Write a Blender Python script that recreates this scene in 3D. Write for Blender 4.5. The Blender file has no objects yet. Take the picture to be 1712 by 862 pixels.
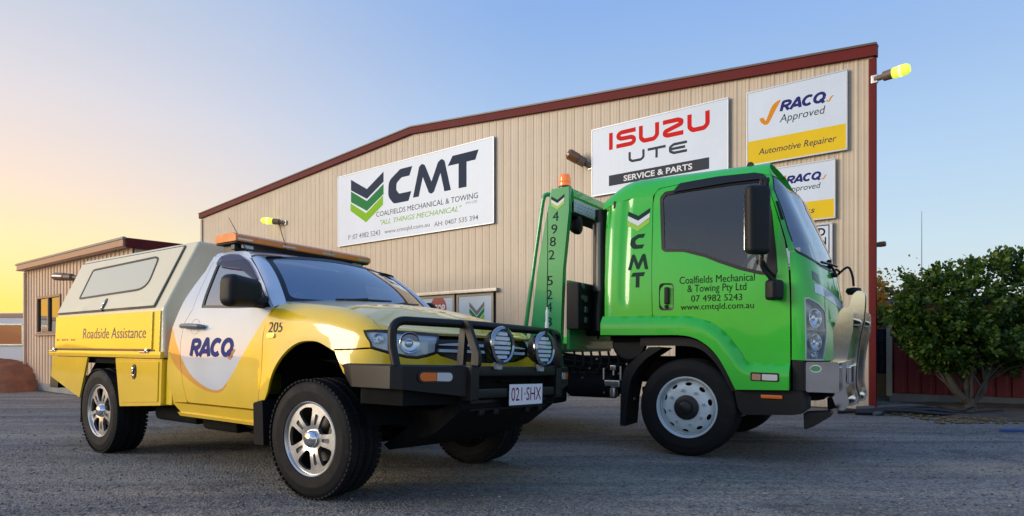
import bpy, bmesh, math, random
import numpy as np
from math import radians, sin, cos, pi, hypot, atan2
from mathutils import Vector, Matrix, geometry
random.seed(7); RNG = np.random.default_rng(7)
SC = bpy.context.scene; COL = SC.collection
# ------------------------------------------------------------------ camera
cam = bpy.data.objects.new('camera', bpy.data.cameras.new('camera')); COL.objects.link(cam)
cam.location = (0, 0, .971); cam.rotation_euler = (pi/2, 0, 0)
cam.data.sensor_width = 36; cam.data.lens = 36*1106/1712; cam.data.shift_y = 144/1712
cam.data.clip_start = .05; cam.data.clip_end = 4000
SC.camera = cam
# ------------------------------------------------------------------ sky and sun
SUN_AZ = radians(-80); SUN_EL = radians(3.0)          # azimuth from +Y towards +X
def lin(r, g, b): return tuple(((c/255+.055)/1.055)**2.4 if c/255 > .04045 else c/255/12.92 for c in (r, g, b))
SKY_GAIN = .79
W = bpy.data.worlds.new('World'); SC.world = W; W.use_nodes = True
def build_world():
    """dusk sky: a Nishita sky plus the after-sunset glow, a function of height and of the angle from the sunset only"""
    nt = W.node_tree; N = nt.nodes; L = nt.links; N.clear()
    out = N.new('ShaderNodeOutputWorld'); bg = N.new('ShaderNodeBackground'); L.new(bg.outputs[0], out.inputs[0])
    sky = N.new('ShaderNodeTexSky'); sky.sky_type = 'NISHITA'; sky.sun_disc = False
    sky.sun_elevation = SUN_EL; sky.sun_rotation = SUN_AZ; sky.altitude = 100; sky.air_density = 1.0; sky.dust_density = 1.0; sky.ozone_density = 1.5
    def math_(op, a, b=None, c=None, clamp=False):
        n = N.new('ShaderNodeMath'); n.operation = op; n.use_clamp = clamp
        for k, v in enumerate((a, b, c)):
            if v is None: continue
            if isinstance(v, (int, float)): n.inputs[k].default_value = v
            else: L.new(v, n.inputs[k])
        return n.outputs[0]
    tc = N.new('ShaderNodeTexCoord'); sep = N.new('ShaderNodeSeparateXYZ'); L.new(tc.outputs['Generated'], sep.inputs[0])
    el = math_('ARCSINE', math_('MINIMUM', math_('MAXIMUM', sep.outputs[2], 0), 1))
    t = math_('POWER', math_('DIVIDE', el, pi/2), .5)                                # more room near the horizon
    hl = math_('SQRT', math_('ADD', math_('MULTIPLY', sep.outputs[0], sep.outputs[0]), math_('ADD', math_('MULTIPLY', sep.outputs[1], sep.outputs[1]), 1e-6)))
    c = math_('DIVIDE', math_('ADD', math_('MULTIPLY', sep.outputs[0], sin(SUN_AZ)), math_('MULTIPLY', sep.outputs[1], cos(SUN_AZ))), hl)
    def ramp(stops):
        r = N.new('ShaderNodeValToRGB'); e = r.color_ramp.elements; r.color_ramp.interpolation = 'EASE'
        for k, (deg, col, g) in enumerate(stops):
            q = e[k] if k < 2 else e.new(1.0)
            q.position = (deg/90)**.5; q.color = (*[x*g for x in lin(*col)], 1)
        r.color_ramp.interpolation = 'LINEAR'; L.new(t, r.inputs[0]); return r.outputs[0]
    A = ramp([(0, (214, 214, 208), 1), (90, (100, 146, 226), 1), (3, (206, 216, 222), 1), (8, (194, 216, 232), 1), (14, (176, 204, 234), 1), (27, (136, 172, 227), 1), (50, (118, 157, 224), 1)])
    B = ramp([(0, (255, 214, 70), 1), (90, (100, 146, 226), 1), (3, (255, 224, 104), 1), (7.5, (255, 228, 166), 1), (11.5, (247, 218, 196), 1), (18, (222, 212, 214), 1), (27, (186, 198, 218), 1), (50, (126, 168, 230), 1)])
    D = ramp([(0, (255, 150, 36), 1.5), (90, (100, 146, 226), 1), (3.5, (255, 196, 84), 1.5), (8, (255, 220, 150), 1.15), (13, (236, 222, 210), 1.0), (27, (190, 204, 230), 1), (50, (126, 168, 230), 1)])
    def mr(src, a, b):
        n = N.new('ShaderNodeMapRange'); n.interpolation_type = 'SMOOTHSTEP'; n.inputs[1].default_value = a; n.inputs[2].default_value = b; L.new(src, n.inputs[0]); return n.outputs[0]
    def mix(f, a, b, mode='MIX'):
        n = N.new('ShaderNodeMix'); n.data_type = 'RGBA'; n.blend_type = mode
        for k, v in ((0, f), (6, a), (7, b)):
            if isinstance(v, (int, float)): n.inputs[k].default_value = v
            else: L.new(v, n.inputs[k])
        return n.outputs[2]
    glow = mix(mr(c, .72, 1.0), mix(mr(c, .08, .84), A, B), D)
    cl = N.new('ShaderNodeTexNoise'); cl.inputs['Scale'].default_value = 2.2; cl.inputs['Detail'].default_value = 4
    mp = N.new('ShaderNodeMapping'); mp.inputs['Scale'].default_value = (1, 1, 4); L.new(tc.outputs['Generated'], mp.inputs[0]); L.new(mp.outputs[0], cl.inputs[0])
    cm = N.new('ShaderNodeMapRange'); cm.inputs[3].default_value = .95; cm.inputs[4].default_value = 1.05; L.new(cl.outputs[0], cm.inputs[0])
    glow = mix(1.0, glow, cm.outputs[0], 'MULTIPLY')
    sc_ = N.new('ShaderNodeVectorMath'); sc_.operation = 'SCALE'; sc_.inputs['Scale'].default_value = .05; L.new(sky.outputs[0], sc_.inputs[0])
    tot = mix(1.0, glow, sc_.outputs[0], 'ADD')
    L.new(tot, bg.inputs[0]); bg.inputs[1].default_value = SKY_GAIN
build_world()
sun = bpy.data.objects.new('sun', bpy.data.lights.new('sun', 'SUN')); COL.objects.link(sun)
sun.data.energy = 1.65; sun.data.angle = radians(26); sun.data.color = (1, .88, .72)
d = Vector((sin(radians(-104))*cos(radians(13)), cos(radians(-104))*cos(radians(13)), sin(radians(13))))
sun.rotation_euler = d.to_track_quat('Z', 'Y').to_euler(); sun.location = d*50
SC.view_settings.view_transform = 'Standard'; SC.view_settings.look = 'None'; SC.view_settings.exposure = .36; SC.view_settings.gamma = 1
SC.cycles.max_bounces = 8; SC.cycles.transparent_max_bounces = 12

# ------------------------------------------------------------------ materials
MATS = {}
def mat(name, col=(.5, .5, .5), rough=.5, metal=0., coat=0., spec=.5, noise=None, bump=None, emit=None, wear=None, streak=None):
    """noise=(scale, amount) multiplies the colour; bump=(scale, strength); wear=(scale, colour, low, high) patches of another colour"""
    if name in MATS: return MATS[name]
    m = bpy.data.materials.new(name); MATS[name] = m; m.use_nodes = True
    nt = m.node_tree; N = nt.nodes; L = nt.links; p = N['Principled BSDF']
    p.inputs['Base Color'].default_value = (*col, 1); p.inputs['Roughness'].default_value = rough; p.inputs['Metallic'].default_value = metal
    p.inputs['Coat Weight'].default_value = coat; p.inputs['Coat Roughness'].default_value = .04; p.inputs['Specular IOR Level'].default_value = spec
    tc = N.new('ShaderNodeTexCoord'); src = None
    if noise:
        t = N.new('ShaderNodeTexNoise'); t.inputs['Scale'].default_value = noise[0]; t.inputs['Detail'].default_value = 6; t.inputs['Roughness'].default_value = .65
        L.new(tc.outputs['Object'], t.inputs['Vector'])
        mr = N.new('ShaderNodeMapRange'); mr.inputs[1].default_value = .3; mr.inputs[2].default_value = .7; mr.inputs[3].default_value = 1-noise[1]; mr.inputs[4].default_value = 1+noise[1]
        L.new(t.outputs[0], mr.inputs[0])
        mx = N.new('ShaderNodeMix'); mx.data_type = 'RGBA'; mx.blend_type = 'MULTIPLY'; mx.inputs[0].default_value = 1
        mx.inputs[6].default_value = (*col, 1); L.new(mr.outputs[0], mx.inputs[7]); src = mx.outputs[2]
        rr = N.new('ShaderNodeMapRange'); rr.inputs[1].default_value = .3; rr.inputs[2].default_value = .7; rr.inputs[3].default_value = max(rough-noise[1]*.3, .02); rr.inputs[4].default_value = min(rough+noise[1]*.3, 1)
        L.new(t.outputs[0], rr.inputs[0]); L.new(rr.outputs[0], p.inputs['Roughness'])
    if wear:
        t = N.new('ShaderNodeTexNoise'); t.inputs['Scale'].default_value = wear[0]; t.inputs['Detail'].default_value = 8; t.inputs['Roughness'].default_value = .7
        L.new(tc.outputs['Object'], t.inputs['Vector'])
        mr = N.new('ShaderNodeMapRange'); mr.inputs[1].default_value = wear[2]; mr.inputs[2].default_value = wear[3]; L.new(t.outputs[0], mr.inputs[0])
        mx = N.new('ShaderNodeMix'); mx.data_type = 'RGBA'; L.new(mr.outputs[0], mx.inputs[0])
        if src is not None: L.new(src, mx.inputs[6])
        else: mx.inputs[6].default_value = (*col, 1)
        mx.inputs[7].default_value = (*wear[1], 1); src = mx.outputs[2]
    if streak:                                           # rain streaks and dust running down
        mp = N.new('ShaderNodeMapping'); mp.inputs['Scale'].default_value = (streak[0], streak[0], streak[0]*.05); L.new(tc.outputs['Object'], mp.inputs[0])
        t = N.new('ShaderNodeTexNoise'); t.inputs['Scale'].default_value = 1; t.inputs['Detail'].default_value = 7; t.inputs['Roughness'].default_value = .7; L.new(mp.outputs[0], t.inputs['Vector'])
        mr = N.new('ShaderNodeMapRange'); mr.inputs[1].default_value = .5; mr.inputs[2].default_value = .8; mr.inputs[4].default_value = streak[2]; L.new(t.outputs[0], mr.inputs[0])
        mx = N.new('ShaderNodeMix'); mx.data_type = 'RGBA'; L.new(mr.outputs[0], mx.inputs[0])
        if src is not None: L.new(src, mx.inputs[6])
        else: mx.inputs[6].default_value = (*col, 1)
        mx.inputs[7].default_value = (*streak[1], 1); src = mx.outputs[2]
    if src is not None: L.new(src, p.inputs['Base Color'])
    if bump:
        t = N.new('ShaderNodeTexNoise'); t.inputs['Scale'].default_value = bump[0]; t.inputs['Detail'].default_value = 5
        L.new(tc.outputs['Object'], t.inputs['Vector'])
        b = N.new('ShaderNodeBump'); b.inputs['Strength'].default_value = bump[1]; b.inputs['Distance'].default_value = .01; L.new(t.outputs[0], b.inputs['Height']); L.new(b.outputs[0], p.inputs['Normal'])
    if emit:
        p.inputs['Emission Color'].default_value = (*emit[0], 1); p.inputs['Emission Strength'].default_value = emit[1]
    return m
def glass(name, tint, refl=1.0, rough=.0):
    """tinted pane: transparent tint plus Fresnel mirror"""
    if name in MATS: return MATS[name]
    m = bpy.data.materials.new(name); MATS[name] = m; m.use_nodes = True
    nt = m.node_tree; N = nt.nodes; L = nt.links; N.clear()
    out = N.new('ShaderNodeOutputMaterial'); mx = N.new('ShaderNodeMixShader'); tr = N.new('ShaderNodeBsdfTransparent'); gl = N.new('ShaderNodeBsdfGlossy')
    g = N.new('ShaderNodeNewGeometry'); dt = N.new('ShaderNodeVectorMath'); dt.operation = 'DOT_PRODUCT'; L.new(g.outputs['Incoming'], dt.inputs[0]); L.new(g.outputs['Normal'], dt.inputs[1])
    def M_(op, a, b=None, c=None):                       # Schlick on |cos|, the same from both sides of the pane
        n = N.new('ShaderNodeMath'); n.operation = op; n.use_clamp = op == 'MULTIPLY_ADD'
        for k, v in enumerate((a, b, c)):
            if v is None: continue
            if isinstance(v, (int, float)): n.inputs[k].default_value = v
            else: L.new(v, n.inputs[k])
        return n.outputs[0]
    f = M_('POWER', M_('SUBTRACT', 1.0, M_('MINIMUM', M_('ABSOLUTE', dt.outputs['Value']), 1.0)), 5.0); f = M_('MULTIPLY_ADD', f, .92, .05*refl); L.new(f, mx.inputs[0])
    tr.inputs[0].default_value = (*tint, 1); gl.inputs[0].default_value = (.95, .97, 1, 1); gl.inputs['Roughness'].default_value = rough
    L.new(tr.outputs[0], mx.inputs[1]); L.new(gl.outputs[0], mx.inputs[2]); L.new(mx.outputs[0], out.inputs[0])
    return m

# ------------------------------------------------------------------ objects
def tag(o, label=None, cat=None, group=None, kind=None):
    for k, v in (('label', label), ('category', cat), ('group', group), ('kind', kind)):
        if v: o[k] = v
    return o
def empty(name, M, label, cat, group=None):
    o = bpy.data.objects.new(name, None); COL.objects.link(o); o.matrix_world = M; o.empty_display_size = .2
    return tag(o, label, cat, group)
def frame(x, y, az):                                    # F right-and-towards the camera, L away: rotation about z by -az
    return Matrix.Translation((x, y, 0)) @ Matrix.Rotation(radians(-az), 4, 'Z')
def obj_from(name, me, parent=None, M=None):
    o = bpy.data.objects.new(name, me); COL.objects.link(o)
    if parent is not None: o.parent = parent
    if M is not None: o.matrix_local = M
    return o
def shade(me, ang=35):
    me.polygons.foreach_set('use_smooth', [True]*len(me.polygons)); me.set_sharp_from_angle(angle=radians(ang)); me.update()
class MB:
    """collects shapes; build() links them as ONE mesh object"""
    def __init__(s): s.bm = bmesh.new()
    def _x(s, vs, M):
        if M is not None: bmesh.ops.transform(s.bm, matrix=M, verts=vs)
    def box(s, c, d, bev=0., M=None, seg=2, rot=None):
        r = bmesh.ops.create_cube(s.bm, size=1.0); vs = r['verts']
        T = Matrix.Translation(c)
        if rot is not None: T = T @ rot
        bmesh.ops.transform(s.bm, matrix=T @ Matrix.Diagonal((*d, 1)), verts=vs)
        if bev > 0:
            es = list({e for v in vs for e in v.link_edges}); b = bmesh.ops.bevel(s.bm, geom=es, offset=min(bev, min(d)*.45), segments=seg, affect='EDGES', profile=.5)
            vs = list({v for f in b['faces'] for v in f.verts} | {v for v in vs if v.is_valid})
        s._x(vs, M); return s
    def tube(s, path, r, n=10, closed=False, caps=True, M=None):
        P = [Vector(p) for p in path]; k = len(P); R = r if hasattr(r, '__len__') else [r]*k
        rings = []; up = None
        for i in range(k):
            if closed: t = (P[(i+1) % k]-P[i-1])
            else: t = (P[min(i+1, k-1)]-P[max(i-1, 0)])
            t.normalize()
            if up is None:
                up = Vector((0, 0, 1)) if abs(t.z) < .9 else Vector((1, 0, 0))
            a = t.cross(up)
            if a.length < 1e-4: a = t.orthogonal()
            a.normalize(); b = a.cross(t).normalized(); up = b
            rings.append([s.bm.verts.new(P[i]+(a*cos(2*pi*j/n)+b*sin(2*pi*j/n))*R[i]) for j in range(n)])
        for i in range(k if closed else k-1):
            A, B = rings[i], rings[(i+1) % k]
            for j in range(n): s.bm.faces.new((A[j], A[(j+1) % n], B[(j+1) % n], B[j]))
        if caps and not closed: s.bm.faces.new(rings[0]); s.bm.faces.new(rings[-1][::-1])
        s._x([v for g in rings for v in g], M); return s
    def lathe(s, prof, n=32, axis='Y', M=None, a0=0, a1=2*pi):
        """profile of (radius, height) turned about the axis"""
        full = abs(a1-a0-2*pi) < 1e-6; rings = []; m = n if full else n+1
        for r, h in prof:
            g = []
            for j in range(m):
                a = a0+(a1-a0)*j/n; x, z = r*cos(a), r*sin(a)
                g.append(s.bm.verts.new((x, h, z) if axis == 'Y' else (x, z, h) if axis == 'Z' else (h, x, z)))
            rings.append(g)
        for A, B in zip(rings, rings[1:]):
            for j in range(n if full else n):
                k = (j+1) % m
                try: s.bm.faces.new((A[j], A[k], B[k], B[j]))
                except ValueError: pass
        s._x([v for g in rings for v in g], M); return s
    def prism(s, pts, h0, h1, axis='Y', M=None, bev=0.):
        """2-D outline swept between two heights; (a,b) -> (x,z) for axis Y, (y,z) for X, (x,y) for Z"""
        f = {'Y': lambda a, b, h: (a, h, b), 'X': lambda a, b, h: (h, a, b), 'Z': lambda a, b, h: (a, b, h)}[axis]
        A = [s.bm.verts.new(f(a, b, h0)) for a, b in pts]; B = [s.bm.verts.new(f(a, b, h1)) for a, b in pts]; n = len(pts)
        fs = [s.bm.faces.new(A), s.bm.faces.new(B[::-1])]
        for i in range(n): fs.append(s.bm.faces.new((A[i], B[i], B[(i+1) % n], A[(i+1) % n])))
        vs = A+B
        if bev > 0:
            es = list({e for f_ in fs[:2] for e in f_.edges}); b = bmesh.ops.bevel(s.bm, geom=es, offset=bev, segments=2, affect='EDGES', profile=.5)
            vs = list({v for f_ in b['faces'] for v in f_.verts} | {v for v in vs if v.is_valid})
        s._x(vs, M); return s
    def faces(s, V, F, M=None):
        vs = [s.bm.verts.new(v) for v in V]
        for f in F:
            try: s.bm.faces.new([vs[i] for i in f])
            except ValueError: pass
        s._x(vs, M); return s
    def mesh(s, name, m, ang=35, recalc=True):
        if recalc: bmesh.ops.recalc_face_normals(s.bm, faces=s.bm.faces)
        me = bpy.data.meshes.new(name); s.bm.to_mesh(me); s.bm.free()
        if m is not None: me.materials.append(m)
        shade(me, ang); return me
    def build(s, name, m, parent=None, M=None, ang=35):
        o = obj_from(name, s.mesh(name, m, ang), parent, M); w = o.modifiers.new('weighted_normals', 'WEIGHTED_NORMAL'); w.keep_sharp = True; return o
def raw(name, V, F, m, parent=None, M=None, ang=35):
    me = bpy.data.meshes.new(name); me.from_pydata([tuple(map(float, v)) for v in V], [], F)
    if m is not None: me.materials.append(m)
    me.update(); shade(me, ang); return obj_from(name, me, parent, M)
def dup(o, parent=None, M=None):
    c = o.copy(); COL.objects.link(c)
    if parent is not None: c.parent = parent
    if M is not None: c.matrix_local = M
    for ch in list(o.children):
        g = dup(ch, c); g.matrix_local = ch.matrix_local.copy()
    return c
# ------------------------------------------------------------------ 2-D outlines
def fillet(P, r, n=5, closed=True):
    out = []; k = len(P); P = [np.array(p, float) for p in P]; R = r if hasattr(r, '__len__') else [r]*k
    for i in range(k):
        if R[i] <= 0 or (not closed and i in (0, k-1)): out.append(tuple(P[i])); continue
        a, b, c = P[i-1], P[i], P[(i+1) % k]; u = a-b; v = c-b; lu, lv = np.linalg.norm(u), np.linalg.norm(v)
        u /= lu; v /= lv; ang = math.acos(np.clip(u@v, -1, 1)); t = min(R[i]/max(math.tan(ang/2), 1e-3), lu*.48, lv*.48)
        p0, p1 = b+u*t, b+v*t
        for j in range(n+1):
            w = j/n; out.append(tuple((1-w)**2*p0+2*w*(1-w)*b+w*w*p1))
    return out
def spline(P, n=6, closed=False):
    P = [np.array(p, float) for p in P]; k = len(P); out = []
    for i in range(k if closed else k-1):
        p0 = P[i-1] if (closed or i) else 2*P[0]-P[1]; p1 = P[i]; p2 = P[(i+1) % k]; p3 = P[(i+2) % k] if (closed or i+2 < k) else 2*P[-1]-P[-2]
        for j in range(n):
            t = j/n; out.append(tuple(.5*((2*p1)+(-p0+p2)*t+(2*p0-5*p1+4*p2-p3)*t*t+(-p0+3*p1-3*p2+p3)*t**3)))
    if not closed: out.append(tuple(P[-1]))
    return out
def inpoly(x, y, P):
    P = np.asarray(P); a = P; b = np.roll(P, -1, 0); c = np.zeros(np.shape(x), bool)
    for (x0, y0), (x1, y1) in zip(a, b):
        if y0 == y1: continue
        c ^= ((y0 > y) != (y1 > y)) & (x < (x1-x0)*(y-y0)/(y1-y0)+x0)
    return c
def offset_poly(P, d):
    """move a closed outline inwards by d (outwards if negative)"""
    P = np.asarray(P, float); A = sum(P[i][0]*P[(i+1) % len(P)][1]-P[(i+1) % len(P)][0]*P[i][1] for i in range(len(P)))
    t = np.roll(P, -1, 0)-np.roll(P, 1, 0); t /= np.maximum(np.linalg.norm(t, axis=1, keepdims=True), 1e-9); n = np.stack([-t[:, 1], t[:, 0]], 1)*(1 if A > 0 else -1)
    return P+n*d
def resample(P, res):
    out = []; k = len(P)
    for i in range(k):
        a = np.array(P[i], float); b = np.array(P[(i+1) % k], float); m = max(1, int(math.ceil(np.linalg.norm(b-a)/res)))
        for j in range(m): out.append(a+(b-a)*j/m)
    return out
def tri2d(outline, holes=(), res=.06):
    """triangles of an outline with holes, with points inside so that it can bend"""
    loops = [resample(outline, res)]+[resample(h, res) for h in holes]
    V = []; E = []
    for lp in loops:
        b = len(V); V += [tuple(p) for p in lp]; E += [(b+i, b+(i+1) % len(lp)) for i in range(len(lp))]
    P = np.array(V); nb = len(V); x0, y0 = P.min(0); x1, y1 = P.max(0)
    gx, gy = np.meshgrid(np.arange(x0+res*.5, x1, res), np.arange(y0+res*.5, y1, res), indexing='ij'); gx = gx.ravel(); gy = gy.ravel()
    ok = inpoly(gx, gy, loops[0])
    for h in loops[1:]: ok &= ~inpoly(gx, gy, h)
    gx, gy = gx[ok], gy[ok]
    if len(gx):
        dd = np.full(len(gx), 1e9)
        for s in range(0, nb, 64): dd = np.minimum(dd, np.hypot(gx[:, None]-P[None, s:s+64, 0], gy[:, None]-P[None, s:s+64, 1]).min(1))
        k = dd > res*.45; V += list(zip(gx[k].tolist(), gy[k].tolist()))
    r = geometry.delaunay_2d_cdt([Vector((float(a), float(b))) for a, b in V], E, [], 0, 1e-6)
    VV = np.array([(v.x, v.y) for v in r[0]]); F = np.array([f for f in r[2]]); c = VV[F].mean(1)
    k = inpoly(c[:, 0], c[:, 1], loops[0])
    for h in loops[1:]: k &= ~inpoly(c[:, 0], c[:, 1], h)
    return VV, F[k]
def snormal(S, uv, ctr):
    e = 1e-4; u, v = uv[:, 0], uv[:, 1]; a = S(u+e, v)-S(u-e, v); b = S(u, v+e)-S(u, v-e); n = np.cross(a, b); n /= np.maximum(np.linalg.norm(n, axis=1, keepdims=True), 1e-12)
    p = S(u, v); s = np.sign(((p-np.asarray(ctr))*n).sum(1)); s[s == 0] = 1
    return p, n*(1 if s.sum() >= 0 else -1)
def panel(name, S, outline, m, parent, ctr, holes=(), res=.05, depth=.012, off=0., sc=(1, 1), gap=0., mirror=False, M=None, rim=True, ang=50, vfun=None):
    """a curved sheet cut to an outline in the surface's own coordinates, with a turned-in edge"""
    sx, sy = sc; O = [(a*sx, b*sy) for a, b in outline]; H = [[(a*sx, b*sy) for a, b in h] for h in holes]
    if gap: O = [tuple(p) for p in offset_poly(resample(O, res), gap)]
    V2, F = tri2d(O, H, res); uv = V2/np.array([sx, sy]); p, n = snormal(S, uv, ctr); P = p+n*off
    if vfun is not None: P = vfun(P, uv, n)
    V = [tuple(x) for x in P]; FF = []
    for f in F:
        a, b, c = P[f[0]], P[f[1]], P[f[2]]; FF.append(tuple(int(i) for i in (f if np.cross(b-a, c-a)@n[f[0]] > 0 else f[::-1])))
    if rim and depth:
        cnt = {}
        for f in FF:
            for i in range(3): e = (f[i], f[(i+1) % 3]); cnt[tuple(sorted(e))] = None if tuple(sorted(e)) in cnt else e
        mp = {}
        def dv(i, k):
            if (i, k) not in mp: mp[(i, k)] = len(V); V.append(tuple(P[i]-n[i]*depth*k))
            return mp[(i, k)]
        for e in [e for e in cnt.values() if e]:
            FF.append((e[1], e[0], dv(e[0], 1), dv(e[1], 1)))
    if mirror: V = [(x, -y, z) for x, y, z in V]; FF = [f[::-1] for f in FF]
    return raw(name, V, FF, m, parent, M, ang)
# ------------------------------------------------------------------ flat print: text and drawn shapes
_T = {}
def text2d(body, bold=0., shear=0., spacing=1.):
    key = (body, bold, shear, spacing)
    if key in _T: return _T[key]
    cu = bpy.data.curves.new('lettering', 'FONT'); cu.body = body; cu.size = 1; cu.offset = bold; cu.shear = shear; cu.space_character = spacing; cu.resolution_u = 3
    o = bpy.data.objects.new('lettering', cu); COL.objects.link(o); dg = bpy.context.evaluated_depsgraph_get(); me = bpy.data.meshes.new_from_object(o.evaluated_get(dg))
    V = np.array([v.co[:2] for v in me.vertices]); F = [tuple(p.vertices) for p in me.polygons]
    bpy.data.objects.remove(o); bpy.data.curves.remove(cu); bpy.data.meshes.remove(me)
    _T[key] = (V, F); return V, F
def fit(V, box):
    x0, x1, y0, y1 = box; lo, hi = V.min(0), V.max(0); return (V-lo)/(hi-lo)*np.array([x1-x0, y1-y0])+np.array([x0, y0])
def stroke(path, w, closed=False):
    """outline of a thick polyline with mitred joints"""
    P = np.array(path, float); k = len(P); Lf, Rt = [], []
    for i in range(k):
        a = P[i]-P[i-1] if i else P[1]-P[0]; b = P[i+1]-P[i] if i < k-1 else P[-1]-P[-2]
        a = a/np.linalg.norm(a); b = b/np.linalg.norm(b); t = a+b; t /= max(np.linalg.norm(t), 1e-6); n = np.array([-t[1], t[0]]); c = max(np.dot(n, np.array([-a[1], a[0]])), .45)
        Lf.append(P[i]+n*w/2/c); Rt.append(P[i]-n*w/2/c)
    return [tuple(p) for p in Lf+Rt[::-1]]
def polys2d(polys, res=1e3):
    V = []; F = []
    for p in polys:
        v, f = tri2d(p, (), res); b = sum(len(x) for x in V); V.append(v); F += [tuple(int(i)+b for i in t) for t in f]
    return np.concatenate(V), F
def union2d(polys):
    """one triangulation of several overlapping outlines"""
    V = []; E = []
    for p in polys:
        b = len(V); V += [tuple(map(float, q)) for q in p]; E += [(b+i, b+(i+1) % len(p)) for i in range(len(p))]
    r = geometry.delaunay_2d_cdt([Vector(v) for v in V], E, [], 0, 1e-6); VV = np.array([(v.x, v.y) for v in r[0]]); F = np.array([f for f in r[2]]); c = VV[F].mean(1); k = np.zeros(len(F), bool)
    for p in polys: k |= wind(c, p)
    return VV, [tuple(int(i) for i in f) for f in F[k]]
def wind(c, P):
    """non-zero winding test"""
    P = np.asarray(P); w = np.zeros(len(c), int); x, y = c[:, 0], c[:, 1]
    for (x0, y0), (x1, y1) in zip(P, np.roll(P, -1, 0)):
        if y0 == y1: continue
        cr = x < (x1-x0)*(y-y0)/(y1-y0)+x0; w += ((y0 <= y) & (y1 > y) & cr).astype(int); w -= ((y1 <= y) & (y0 > y) & cr).astype(int)
    return w != 0
def decal(name, VF, S, m, parent, ctr=None, off=.002, M=None, mirror=False):
    """flat print laid on a surface S(a, b) -> points"""
    V, F = VF
    if ctr is None: P = S(V[:, 0], V[:, 1])
    else: p, n = snormal(S, V, ctr); P = p+n*off
    return raw(name, P, [tuple(f) for f in F], m, parent, M)
def cub(xs, ys):
    """monotone-ish cubic (finite-difference tangents) interpolator"""
    xs=np.array(xs,float); ys=np.array(ys,float); d=np.diff(ys)/np.diff(xs); m=np.empty_like(ys)
    m[0]=d[0]; m[-1]=d[-1]
    for i in range(1,len(xs)-1):
        m[i]=0 if d[i-1]*d[i]<=0 else 2*d[i-1]*d[i]/(d[i-1]+d[i])
    def f(x):
        x=np.asarray(x,float); xc=np.clip(x,xs[0],xs[-1]); i=np.clip(np.searchsorted(xs,xc)-1,0,len(xs)-2)
        hh=xs[i+1]-xs[i]; t=(xc-xs[i])/hh
        y=(2*t**3-3*t**2+1)*ys[i]+(t**3-2*t**2+t)*hh*m[i]+(-2*t**3+3*t**2)*ys[i+1]+(t**3-t**2)*hh*m[i+1]
        return y+np.where(x<xs[0],(x-xs[0])*m[0],0)+np.where(x>xs[-1],(x-xs[-1])*m[-1],0)
    return f
def V3(x,y,z): return np.stack(np.broadcast_arrays(np.asarray(x,float),np.asarray(y,float),np.asarray(z,float)),-1)
# ---- ute ----
UW=cub([.40,.46,.54,.70,.95,1.10,1.22,1.30,1.45,1.58,1.66,1.72],[.815,.842,.862,.876,.880,.872,.858,.842,.792,.742,.705,.65])
def ute_side(x,z):                       # doors and cab side: x along, z up
    x=np.asarray(x,float); z=np.asarray(z,float)
    lo=np.clip((1.25-z)/.25,0,1)
    rr=np.hypot(x-.0,z-.385); fl=.032*np.exp(-((rr-.56)/.085)**2)*lo
    return V3(x,-(UW(z)+fl),z)
ZT=cub([-.65,-.50,.05,.31,.50,.62,.73],[1.285,1.275,1.222,1.168,1.115,1.085,1.07])
ZC=cub([-.65,-.35,.0,.35,.60,.75],[1.345,1.322,1.282,1.205,1.125,1.078])
PX=cub([0,1.0,1.12,1.22,1.32,1.42,1.54,1.72,1.90,2.07],[-.65,.35,.465,.545,.605,.65,.685,.708,.718,.722])
PY=cub([0,1.0,1.12,1.22,1.32,1.42,1.54,1.72,1.90,2.07],[.880,.876,.855,.80,.725,.635,.525,.35,.17,0.])
def ute_front(u,v):                      # fender and bonnet shell; u along the plan curve, v=z up to the shoulder, then 2..3 to the spine
    u=np.asarray(u,float); v=np.asarray(v,float); u,v=np.broadcast_arrays(u,v)
    e=1e-3; x=PX(u); y=-PY(u); tx=PX(u+e)-PX(u-e); ty=-(PY(u+e)-PY(u-e)); n=np.hypot(tx,ty); nx,ny=-ty/n,tx/n   # inward normal
    zt=ZT(x); r=np.where(u<1.0,.15,np.clip(.15-.10*(u-1.0),.07,.15)); z1=zt-r
    ins=np.where(v<=z1,0,0); 
    zz=np.minimum(v,z1); side=.880-UW(np.clip(zz,.4,1.05)); side=side*np.clip(1-(u-1.0)/.6,0,1)
    rr=np.hypot(x,zz-.385); fl=.032*np.exp(-((rr-.56)/.085)**2)*np.clip((1.15-zz)/.25,0,1)*(u<1.2)
    # arc part: v from z1 to z1+1 -> angle
    t=np.clip((v-z1)/(2-z1),0,1); a=t*np.pi/2
    z=np.where(v<=z1,v,z1+r*np.sin(a)); off=np.where(v<=z1,side-fl,side-fl+r*1.0*(1-np.cos(a)))
    bx=x+nx*off; by=y+ny*off
    s=np.clip(v-2,0,1)
    xe=x+nx*(side-fl+r); ye=y+ny*(side-fl+r)
    xc=-.65+(PX(u)*0+u)/2.07*(.722-.09+.65); zc=ZC(xc)
    k=np.sin(s*np.pi/2)
    bx=np.where(v>2,xe+(xc-xe)*s,bx); by=np.where(v>2,ye+(0-ye)*s,by); z=np.where(v>2,zt+(zc-zt)*k,z)
    return V3(bx,by,z)
def ute_roof(x,t):                       # t -1..1 across
    x=np.asarray(x,float); t=np.asarray(t,float); a=np.abs(t)
    y=.725*np.sign(t)*np.sin(a*np.pi/2)**.9
    zr=cub([-1.80,-1.6,-1.3,-1.05,-.93],[1.70,1.735,1.735,1.70,1.665])(x)
    return V3(x,y,1.615+(zr-1.615)*np.cos(a*np.pi/2)**.55)
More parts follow.
